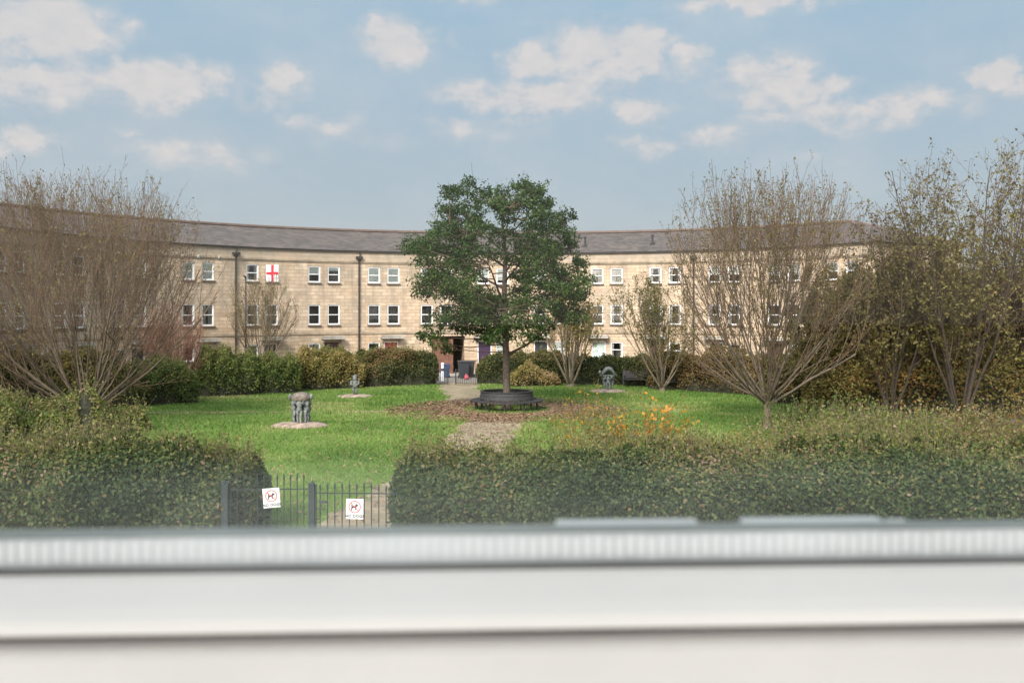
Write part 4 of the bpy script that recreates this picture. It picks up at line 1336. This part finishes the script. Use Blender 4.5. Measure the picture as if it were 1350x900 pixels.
mb = MB(); mb.box((0, 0, .6), (.085, .085, 1.2)); mb.build('post', M['rail_metal'], pg, bevel=.006)
mb = MB(); mb.box((-.058, .01, .62), (.028, .04, 1.24)); mb.box((.058, .01, .61), (.028, .04, 1.22)); mb.lathe([(.05, 1.2), (.045, 1.23), (.001, 1.30)], 8); mb.build('cap', M['rail_metal'], pg)
x0, x1 = gx(418, 17.9), gx(524, 17.8)
gt = thing('railing_gate', 'dark low gate of spear-topped bars across the path', 'gate', ((x0 + x1) / 2, 17.85, 0), rad(-2.5))
wd = x1 - x0; nb_ = 11
for i in range(nb_):
    f = (i + .45) / nb_
    top = 1.265 + .03 * sin(pi * min(1, f * 1.15)) - (.05 * max(0, f - .68) / .32)
    mb = MB(); spear(mb, -wd / 2 + wd * f, .03, top, .0105); mb.build('bar', M['rail_metal'], gt)
for z in (.12, 1.085):
    mb = MB(); mb.box((0, 0, z), (wd, .010, .020)); mb.build('crossbar', M['rail_metal'], gt)
mb = MB(); mb.box((-wd / 2 + .12, -.02, .93), (.14, .03, .045)); mb.box((-wd / 2 + .07, -.02, .88), (.03, .03, .09)); mb.box((-wd / 2 + .08, 0, .80), (.16, .012, .02)); mb.build('latch', M['black_metal'], gt)
no_dogs('square no dogs sign tilted on the left railing', (gx(357.5, 18.2), 18.22, gz(656, 18.22)), rad(4.5), rad(-4.5), .305, .355)
no_dogs('square no dogs sign hung straight on the low gate', (gx(468, 17.82), 17.79, gz(670.5, 17.79)), rad(-2.5), rad(.8), .31, .36)

# ================================================================= far gate
d = 58.3
xl0, xl1, xr0, xr1 = gx(574, d), gx(590.5, d), gx(600.5, d), gx(630, d)
fg = thing('railing_gate', 'small dark gate leaf left of the gap in the far hedge', 'gate', ((xl0 + xl1) / 2, d, 0), rad(8), 'gate leaves of the far gate')
w_ = xl1 - xl0
for i in range(8):
    mb = MB(); x = -w_ / 2 + w_ * i / 7; mb.tube([(x, 0, .04), (x, 0, .98 if i < 7 else 1.02)], .012 if i < 7 else .03, 6); mb.build('bar', M['black_metal'], fg)
for z in (.12, .92): mb = MB(); mb.box((0, 0, z), (w_, .02, .03)); mb.build('crossbar', M['black_metal'], fg)
fg = thing('railing_gate', 'dark gate leaf with rising top right of the gap in the far hedge', 'gate', ((xr0 + xr1) / 2, d, 0), rad(-10), 'gate leaves of the far gate')
w_ = xr1 - xr0
for i in range(11):
    f = i / 10; mb = MB(); x = -w_ / 2 + w_ * f
    mb.tube([(x, 0, .04), (x, 0, .95 + .62 * f ** 1.6)], .012 if i else .04, 6); mb.build('bar', M['black_metal'], fg)
mb = MB(); mb.box((0, 0, .12), (w_, .02, .03)); mb.build('crossbar', M['black_metal'], fg)
mb = MB(); mb.tube([(-w_ / 2 + w_ * f / 10, 0, .88 + .6 * (f / 10) ** 1.6) for f in range(11)], .015, 5); mb.build('crossbar', M['black_metal'], fg)

# low wall and bins by the passage
def wheelie(label, x, y, rz, mat, s=1.0):
    b = thing('wheelie_bin', label, 'bin', (x, y, .004), rz, 'bins seen through the far gate')
    mb = MB(); h = .92 * s
    lo, hi = .22 * s, .29 * s
    v = [(-lo, -lo, .06), (lo, -lo, .06), (lo, lo, .06), (-lo, lo, .06), (-hi, -hi, h), (hi, -hi, h), (hi, hi, h), (-hi, hi, h)]
    for q in ((3, 2, 1, 0), (0, 1, 5, 4), (1, 2, 6, 5), (2, 3, 7, 6), (3, 0, 4, 7), (4, 5, 6, 7)): mb.poly([v[i] for i in q])
    mb.build('body', mat, b, weld=True, bevel=.02)
    mb = MB(); mb.box((0, -.01, h + .035), (hi * 2.15, hi * 2.2, .06), rx=.05); mb.box((0, hi + .05, h - .02), (hi * 1.7, .05, .05)); mb.build('lid', mat, b, bevel=.012)
    for sx in (-1, 1):
        mb = MB(); mb.tube([(sx * (lo + .0), lo, .1), (sx * (lo + .06), lo, .1)], .1, 14); mb.build('wheel', M['black_metal'], b)
    return b
wheelie('black wheelie bin seen through the bars of the far gate', gx(611, 64.5), 64.5, .2, M['bin'], 1.15)
wheelie('black wheelie bin close beside the purple door', gx(619, 65.5), 65.5, -.1, M['bin'], 1.1)
wheelie('dark blue bin behind the white bollard', gx(588, 65), 65, .1, M['bin_blue'], .9)
bo = thing('bollard', 'white bollard with blue band beyond the far gate', 'bollard', (gx(583.5, 62), 62, .004))
mb = MB(); mb.tube([(0, 0, 0), (0, 0, 1.02)], .085, 12); mb.tube([(0, 0, 1.02), (0, 0, 1.10), (0, 0, 1.14)], [.1, .1, .03], 12); mb.build('post', M['white_post'], bo)
mb = MB(); mb.tube([(0, 0, .62), (0, 0, .78)], .089, 12); mb.build('band', M['bin_blue'], bo)
sk = MB(); sk.lathe([(.001, 0), (.13, .02), (.16, .1), (.13, .22), (.05, .30), (.07, .35), (.001, .34)], 14)
tag(sk.build('sack', M['sack'], None, True, weld=True), 'small red sack on the ground before the black bins', 'sack').location = (gx(615, 63.3), 63.3, .004)
lw = MB()
for i in range(12):
    a, b = .5 + 1.7 * i, .5 + 1.7 * (i + 1)
    p, q = polar(a, R - 1.9), polar(b, R - 1.9); r1, r2 = polar(a, R - 2.1), polar(b, R - 2.1)
    lw.quad((*r1, .1), (*r2, .1), (*r2, .95), (*r1, .95)); lw.quad((*p, .1), (*q, .1), (*q, .95), (*p, .95)); lw.quad((*r1, .95), (*r2, .95), (*q, .95), (*p, .95))
tag(lw.build('garden_wall', M['wall_low'], weld=True), 'low curved stone wall before the terrace, behind the dark hedge', 'wall')

# ============================================================== our window
YAW = rad(2.7)
wn = thing('window', 'white framed double glazed window one looks out through, bottom rail and pane', 'window', (0, .50, EYE), YAW)
W = 4.0


def bar(mb, y0, y1, z0, z1, x0=-W / 2, x1=W / 2):
    mb.box(((x0 + x1) / 2, (y0 + y1) / 2, (z0 + z1) / 2), (x1 - x0, y1 - y0, z1 - z0))


def prism(mb, prof, x0=-W / 2, x1=W / 2):
    n = len(prof)
    for i in range(n):
        a, b = prof[i], prof[(i + 1) % n]
        mb.quad((x0, *a), (x1, *a), (x1, *b), (x0, *b))
    mb.poly([(x0, *q) for q in prof]); mb.poly([(x1, *q) for q in prof][::-1])
mb = MB(); prism(mb, [(-.004, -.1290), (-.006, -.1282), (-.012, -.1296), (-.030, -.1372), (-.0375, -.1412), (-.0400, -.1440), (-.0395, -.1470), (-.004, -.1470)]); mb.build('sash_rail', M['upvc'], wn)
mb = MB(); prism(mb, [(.02, -.1525), (-.036, -.1525), (-.041, -.1535), (-.044, -.156), (-.048, -.19), (-.048, -.26), (.02, -.26)]); mb.build('frame_rail', plain('dimmed_frame', (.68, .655, .65), .5, var=.05, scale=8), wn)  # colour toned down to offset the stronger light on this rail
mb = MB(); bar(mb, -.03, .02, -.1526, -.1468); mb.build('gap_strip', plain('gap_shade', (.18, .155, .14), .8), wn)  # dark strip in the sash gap, shadow line put into its colour
mb = MB(); bar(mb, -.0042, .0, -.1290, -.1262); mb.build('gasket', plain('dark_gasket', (.11, .11, .11), .6), wn)
# perforated spacer bar between the two panes
m_sp, nt, p = new_mat('spacer_aluminium')
p.inputs['Metallic'].default_value = .1; p.inputs['Roughness'].default_value = .4
tc = N(nt, 'ShaderNodeTexCoord'); wv = N(nt, 'ShaderNodeTexNoise'); wv.inputs['Scale'].default_value = 60
nt.links.new(tc.outputs['Object'], wv.inputs['Vector']); nt.links.new(mix(nt, wv.outputs['Fac'], (.86, .89, .93), (.95, .96, .98)), p.inputs['Base Color'])
mb = MB(); bar(mb, .004, .016, -.1275, -.1125)
mb.build('spacer_base', plain('spacer_slots', (.66, .68, .71), .5), wn)
mb = MB()
k = int(W / .0055)
for i in range(k):
    x = -W / 2 + W * (i + .5) / k
    mb.box((x, .0035, -.1195 + .0006 * sin(i * 1.7)), (.0034, .001, .0105))
mb.build('spacer_bar', m_sp, wn)
mb = MB(); bar(mb, .0025, .0165, -.1123, -.1112); mb.build('spacer_seal', plain('green_grey_seal', (.26, .28, .27), .6), wn)
# outer bar standing in for the bead's reflection, and crumbs of sealant on it
mb = MB(); bar(mb, .020, .034, -.135, -.1142); mb.build('bead_reflection', plain('bead_reflection', (.80, .775, .73), .7, scale=20), wn, bevel=.002)
mb = MB()
for a, b, hgt in ((.025, .10, .0022), (.125, .20, .0024), (.205, .215, .0010)): bar(mb, .021, .033, -.1142, -.1142 + hgt, a, b)
mb.build('sealant', plain('sealant', (.85, .85, .82), .7), wn)
# the room one stands in: carpet, white walls and ceiling, open towards the back; unseen, shaped to light the frame
for nm, x0, x1, y0, y1, z0, z1, mt in (('floor', -2.1, 2.1, -7.0, -.05, -1.50, -1.40, plain('carpet', (.62, .58, .53), .95)),  # pale and drawn far back to bounce light onto the frame
                                       ('ceiling', -2.1, 2.1, -2.65, .10, 1.40, 1.50, plain('ceiling_paint', (.80, .80, .78), .9, var=.03)),  # depth cut so that only part of the sun reaches the frame
                                       ('side_wall', -2.2, -2.1, -2.3, .10, -1.40, 1.40, plain('wall_paint', (.78, .76, .72), .9, var=.03)),
                                       ('side_wall', 2.1, 2.2, -2.3, .10, -1.40, 1.40, None),
                                       ('house_wall', -2.1, 2.1, -.05, .10, -1.40, -.262, None)):
    mb = MB(); mb.box(((x0 + x1) / 2, (y0 + y1) / 2, (z0 + z1) / 2), (x1 - x0, y1 - y0, z1 - z0))
    o = mb.build(nm, mt or bpy.data.materials['wall_paint']); o.location = (0, .50, EYE); o.rotation_euler = (0, 0, YAW)
    tag(o, kind='structure')
# jambs and head, outside the view from here
mb = MB()
bar(mb, -.048, .03, -.26, 1.3, -W / 2 - .07, -W / 2); bar(mb, -.048, .03, -.26, 1.3, W / 2, W / 2 + .07)
mb.build('jamb', M['upvc'], wn)
mb = MB(); bar(mb, -.048, .03, 1.3, 1.37); mb.build('head_rail', M['upvc'], wn)
mb = MB(); bar(mb, -.32, -.052, -.31, -.275); mb.build('bounce_board', M['upvc'], wn, bevel=.008)  # unseen board added to bounce sunlight up onto the frame
# pane: clear, a little reflective, with a painted reflection veil thickening near its lower edge
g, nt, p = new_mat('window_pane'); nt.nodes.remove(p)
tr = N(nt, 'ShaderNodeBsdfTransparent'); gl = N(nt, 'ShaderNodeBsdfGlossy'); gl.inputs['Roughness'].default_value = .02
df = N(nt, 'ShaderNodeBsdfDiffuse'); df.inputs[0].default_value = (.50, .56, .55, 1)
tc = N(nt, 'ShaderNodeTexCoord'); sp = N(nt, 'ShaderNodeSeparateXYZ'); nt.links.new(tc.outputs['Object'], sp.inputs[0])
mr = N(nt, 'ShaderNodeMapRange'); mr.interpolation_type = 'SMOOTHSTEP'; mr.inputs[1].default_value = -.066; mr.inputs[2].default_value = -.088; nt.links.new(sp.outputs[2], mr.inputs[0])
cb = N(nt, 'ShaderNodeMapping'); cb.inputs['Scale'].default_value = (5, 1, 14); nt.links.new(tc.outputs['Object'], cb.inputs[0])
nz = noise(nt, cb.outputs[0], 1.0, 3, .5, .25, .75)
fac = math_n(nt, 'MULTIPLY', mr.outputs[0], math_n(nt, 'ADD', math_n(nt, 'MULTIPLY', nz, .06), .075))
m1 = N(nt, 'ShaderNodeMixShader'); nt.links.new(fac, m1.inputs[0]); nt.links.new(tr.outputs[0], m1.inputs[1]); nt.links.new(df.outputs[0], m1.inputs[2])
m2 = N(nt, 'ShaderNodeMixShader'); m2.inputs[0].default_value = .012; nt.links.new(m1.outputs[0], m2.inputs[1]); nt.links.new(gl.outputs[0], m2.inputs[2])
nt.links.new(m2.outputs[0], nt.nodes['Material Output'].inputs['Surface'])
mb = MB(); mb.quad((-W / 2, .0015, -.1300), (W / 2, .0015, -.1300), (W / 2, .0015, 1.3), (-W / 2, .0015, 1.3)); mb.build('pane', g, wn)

# ================================================================ sky, light
SUN_EL, SUN_AZ = 37.0, 200.0        # azimuth clockwise from straight ahead
w = bpy.data.worlds.new('World'); SC.world = w; w.use_nodes = True
nt = w.node_tree; bg = nt.nodes['Background']
sky = N(nt, 'ShaderNodeTexSky', sky_type='NISHITA'); sky.sun_disc = False
sky.sun_elevation = rad(SUN_EL); sky.sun_rotation = rad(SUN_AZ); sky.air_density = 1.0; sky.dust_density = 1.2; sky.ozone_density = 1.5
tc = N(nt, 'ShaderNodeTexCoord')
sp = N(nt, 'ShaderNodeSeparateXYZ'); nt.links.new(tc.outputs['Generated'], sp.inputs[0])
azn = math_n(nt, 'ARCTAN2', sp.outputs[0], sp.outputs[1]); eln = math_n(nt, 'ARCSINE', sp.outputs[2])
ae = N(nt, 'ShaderNodeCombineXYZ'); nt.links.new(azn, ae.inputs[0]); nt.links.new(eln, ae.inputs[1])
# edges of the clouds are torn by noise
def warp(scale, amp, seed):
    n = N(nt, 'ShaderNodeTexNoise'); n.inputs['Scale'].default_value = scale; n.inputs['Detail'].default_value = 5; n.inputs['Roughness'].default_value = .6
    mp = N(nt, 'ShaderNodeMapping'); mp.inputs['Location'].default_value = (seed, seed * .7, 0); nt.links.new(ae.outputs[0], mp.inputs[0]); nt.links.new(mp.outputs[0], n.inputs['Vector'])
    s1 = N(nt, 'ShaderNodeVectorMath', operation='SUBTRACT'); nt.links.new(n.outputs['Color'], s1.inputs[0]); s1.inputs[1].default_value = (.5, .5, .5)
    s2 = N(nt, 'ShaderNodeVectorMath', operation='MULTIPLY'); nt.links.new(s1.outputs[0], s2.inputs[0]); s2.inputs[1].default_value = (amp, amp * .7, 0)
    return s2.outputs[0]
wp = N(nt, 'ShaderNodeVectorMath', operation='ADD'); nt.links.new(ae.outputs[0], wp.inputs[0]); nt.links.new(warp(16, .05, 3.1), wp.inputs[1])
wp2 = N(nt, 'ShaderNodeVectorMath', operation='ADD'); nt.links.new(wp.outputs[0], wp2.inputs[0]); nt.links.new(warp(80, .020, 7.7), wp2.inputs[1])
CLOUDS = [  # px, py, rx, ry, strength
    (60, 25, 85, 45, .95), (150, 35, 60, 18, .45), (45, 105, 85, 30, .9), (205, 102, 80, 32, 1.0), (175, 95, 40, 24, .9), (270, 100, 55, 24, .8), (375, 100, 40, 28, .9), (345, 120, 45, 20, .7), (40, 183, 42, 16, .8), (10, 190, 30, 14, .6),
    (520, 52, 52, 30, 1.05), (505, 42, 28, 22, .9), (590, 50, 18, 12, .4), (700, 72, 42, 26, .9), (780, 66, 62, 44, 1.0), (840, 62, 62, 38, .95), (900, 74, 42, 22, .8), (690, 120, 130, 24, .8), (600, 122, 50, 16, .6), (840, 142, 42, 20, .8),
    (1020, 96, 70, 34, 1.0), (1000, 100, 80, 26, .8), (1085, 108, 45, 18, .8), (1315, 96, 42, 22, 1.0), (1345, 104, 30, 20, .8), (1150, 140, 150, 24, .75), (1130, 138, 46, 24, .7), (1230, 130, 60, 22, .7), (1040, 148, 70, 14, .6),
    (260, 198, 100, 18, .7), (430, 160, 60, 16, .65), (640, 165, 120, 18, .55), (860, 190, 75, 16, .65), (945, 175, 55, 20, .65), (165, 168, 20, 9, .5), (1000, 2, 120, 12, .9), (600, -4, 80, 8, .5), (1100, 210, 120, 14, .3), (480, 180, 120, 16, .35)]
acc = None
for (px, py, rx, ry, sg) in CLOUDS:
    a = math.atan2(px - 675, F); e = math.atan2((HOR - py), sqrt(F * F + (px - 675) ** 2))
    s1 = N(nt, 'ShaderNodeVectorMath', operation='SUBTRACT'); nt.links.new(wp2.outputs[0], s1.inputs[0]); s1.inputs[1].default_value = (a, e, 0)
    s2 = N(nt, 'ShaderNodeVectorMath', operation='MULTIPLY'); nt.links.new(s1.outputs[0], s2.inputs[0]); s2.inputs[1].default_value = (F / rx / 1.05, F / ry / 1.05, 0)
    sx = N(nt, 'ShaderNodeSeparateXYZ'); nt.links.new(s2.outputs[0], sx.inputs[0])
    cy_ = N(nt, 'ShaderNodeCombineXYZ'); nt.links.new(sx.outputs[0], cy_.inputs[0])
    nt.links.new(math_n(nt, 'MAXIMUM', math_n(nt, 'MULTIPLY', sx.outputs[1], 1.15), math_n(nt, 'MULTIPLY', sx.outputs[1], -.72)), cy_.inputs[1])
    s3 = N(nt, 'ShaderNodeVectorMath', operation='LENGTH'); nt.links.new(cy_.outputs[0], s3.inputs[0])
    v = math_n(nt, 'MULTIPLY', math_n(nt, 'SUBTRACT', 1.32, s3.outputs['Value'], True), sg)
    acc = v if acc is None else math_n(nt, 'MAXIMUM', acc, v)
mp = N(nt, 'ShaderNodeMapping'); mp.inputs['Scale'].default_value = (1, 1.6, 1); nt.links.new(ae.outputs[0], mp.inputs[0])
fb = noise(nt, mp.outputs[0], 34, 7, .62, .3, .7)
dens = N(nt, 'ShaderNodeMapRange'); dens.interpolation_type = 'SMOOTHSTEP'; dens.inputs[1].default_value = .08; dens.inputs[2].default_value = .74
nt.links.new(math_n(nt, 'MULTIPLY', acc, math_n(nt, 'ADD', math_n(nt, 'MULTIPLY', fb, .7), .6)), dens.inputs[0])
# thin veil low down
veil = noise(nt, mp.outputs[0], 7, 5, .6, .42, .75)
hz = N(nt, 'ShaderNodeMapRange'); hz.inputs[1].default_value = .0; hz.inputs[2].default_value = .30; hz.inputs[3].default_value = 1; hz.inputs[4].default_value = 0; nt.links.new(eln, hz.inputs[0])
K = 10.0 / 1.7 * 1.06      # the world strength is 0.1, so colours here are ten times what shows
base = mix(nt, .9, sky.outputs[0], mix(nt, hz.outputs[0], (.335 * K, .47 * K, .57 * K), (.40 * K, .425 * K, .438 * K)))
base = mix(nt, math_n(nt, 'MULTIPLY', veil, .38), base, (.58 * K, .60 * K, .62 * K))
cl = mix(nt, math_n(nt, 'ADD', math_n(nt, 'MULTIPLY', fb, .5), math_n(nt, 'MULTIPLY', dens.outputs[0], .5)), (.50 * K, .53 * K, .56 * K), (.74 * K, .67 * K, .635 * K))
vo = N(nt, 'ShaderNodeTexVoronoi', feature='SMOOTH_F1'); vo.inputs['Scale'].default_value = 38; vo.inputs['Smoothness'].default_value = .35
nt.links.new(wp2.outputs[0], vo.inputs['Vector'])
billow = math_n(nt, 'MULTIPLY', math_n(nt, 'SUBTRACT', .42, vo.outputs['Distance']), .55)
nt.links.new(math_n(nt, 'ADD', math_n(nt, 'MULTIPLY', acc, math_n(nt, 'ADD', math_n(nt, 'MULTIPLY', fb, .6), .6)), math_n(nt, 'MULTIPLY', billow, math_n(nt, 'MULTIPLY', acc, 2.0, True))), dens.inputs[0])
# sky round the sun, boosted behind one's back as added soft fill
sd = N(nt, 'ShaderNodeVectorMath', operation='DOT_PRODUCT'); nt.links.new(tc.outputs['Generated'], sd.inputs[0])
sd.inputs[1].default_value = (sin(rad(SUN_AZ)) * cos(rad(SUN_EL)), cos(rad(SUN_AZ)) * cos(rad(SUN_EL)), sin(rad(SUN_EL)))
gl_ = N(nt, 'ShaderNodeMapRange'); gl_.interpolation_type = 'SMOOTHSTEP'; gl_.inputs[1].default_value = .05; gl_.inputs[2].default_value = 1.0; gl_.inputs[3].default_value = 1.0; gl_.inputs[4].default_value = 4.9
nt.links.new(sd.outputs['Value'], gl_.inputs[0])
glc = N(nt, 'ShaderNodeVectorMath', operation='SCALE'); nt.links.new(mix(nt, math_n(nt, 'MULTIPLY', math_n(nt, 'SUBTRACT', gl_.outputs[0], 1.0), .13, True), base, (.56 * K, .48 * K, .41 * K)), glc.inputs[0]); nt.links.new(gl_.outputs[0], glc.inputs['Scale'])
base = glc.outputs[0]
fin = mix(nt, math_n(nt, 'MULTIPLY', dens.outputs[0], .76), base, cl)
nt.links.new(fin, bg.inputs['Color']); bg.inputs['Strength'].default_value = .1

sl_ = bpy.data.lights.new('sun', 'SUN'); sl_.energy = 3.55; sl_.angle = rad(20); sl_.color = (1, .95, .88)
so_ = bpy.data.objects.new('sun', sl_); COL.objects.link(so_)
dv = Vector((sin(rad(SUN_AZ)) * cos(rad(SUN_EL)), cos(rad(SUN_AZ)) * cos(rad(SUN_EL)), sin(rad(SUN_EL))))
so_.rotation_euler = dv.to_track_quat('Z', 'Y').to_euler(); so_.location = (0, 0, 60)

# ==================================================================== camera
cd = bpy.data.cameras.new('camera'); cam = bpy.data.objects.new('camera', cd); COL.objects.link(cam); SC.camera = cam
cam.location = (0, 0, EYE); cam.rotation_euler = (rad(90), 0, 0)
cd.sensor_width = 36; cd.lens = F / 1350 * 36; cd.shift_y = -(450 - HOR) / 1350
cd.clip_start = .02; cd.clip_end = 3000
cd.dof.use_dof = True; cd.dof.focus_distance = 46; cd.dof.aperture_fstop = 7.6
SC.view_settings.view_transform = 'Standard'; SC.view_settings.look = 'None'; SC.view_settings.exposure = .77; SC.view_settings.gamma = 1
SC.cycles.use_denoising = True
SC.cycles.max_bounces = 6; SC.cycles.transparent_max_bounces = 12
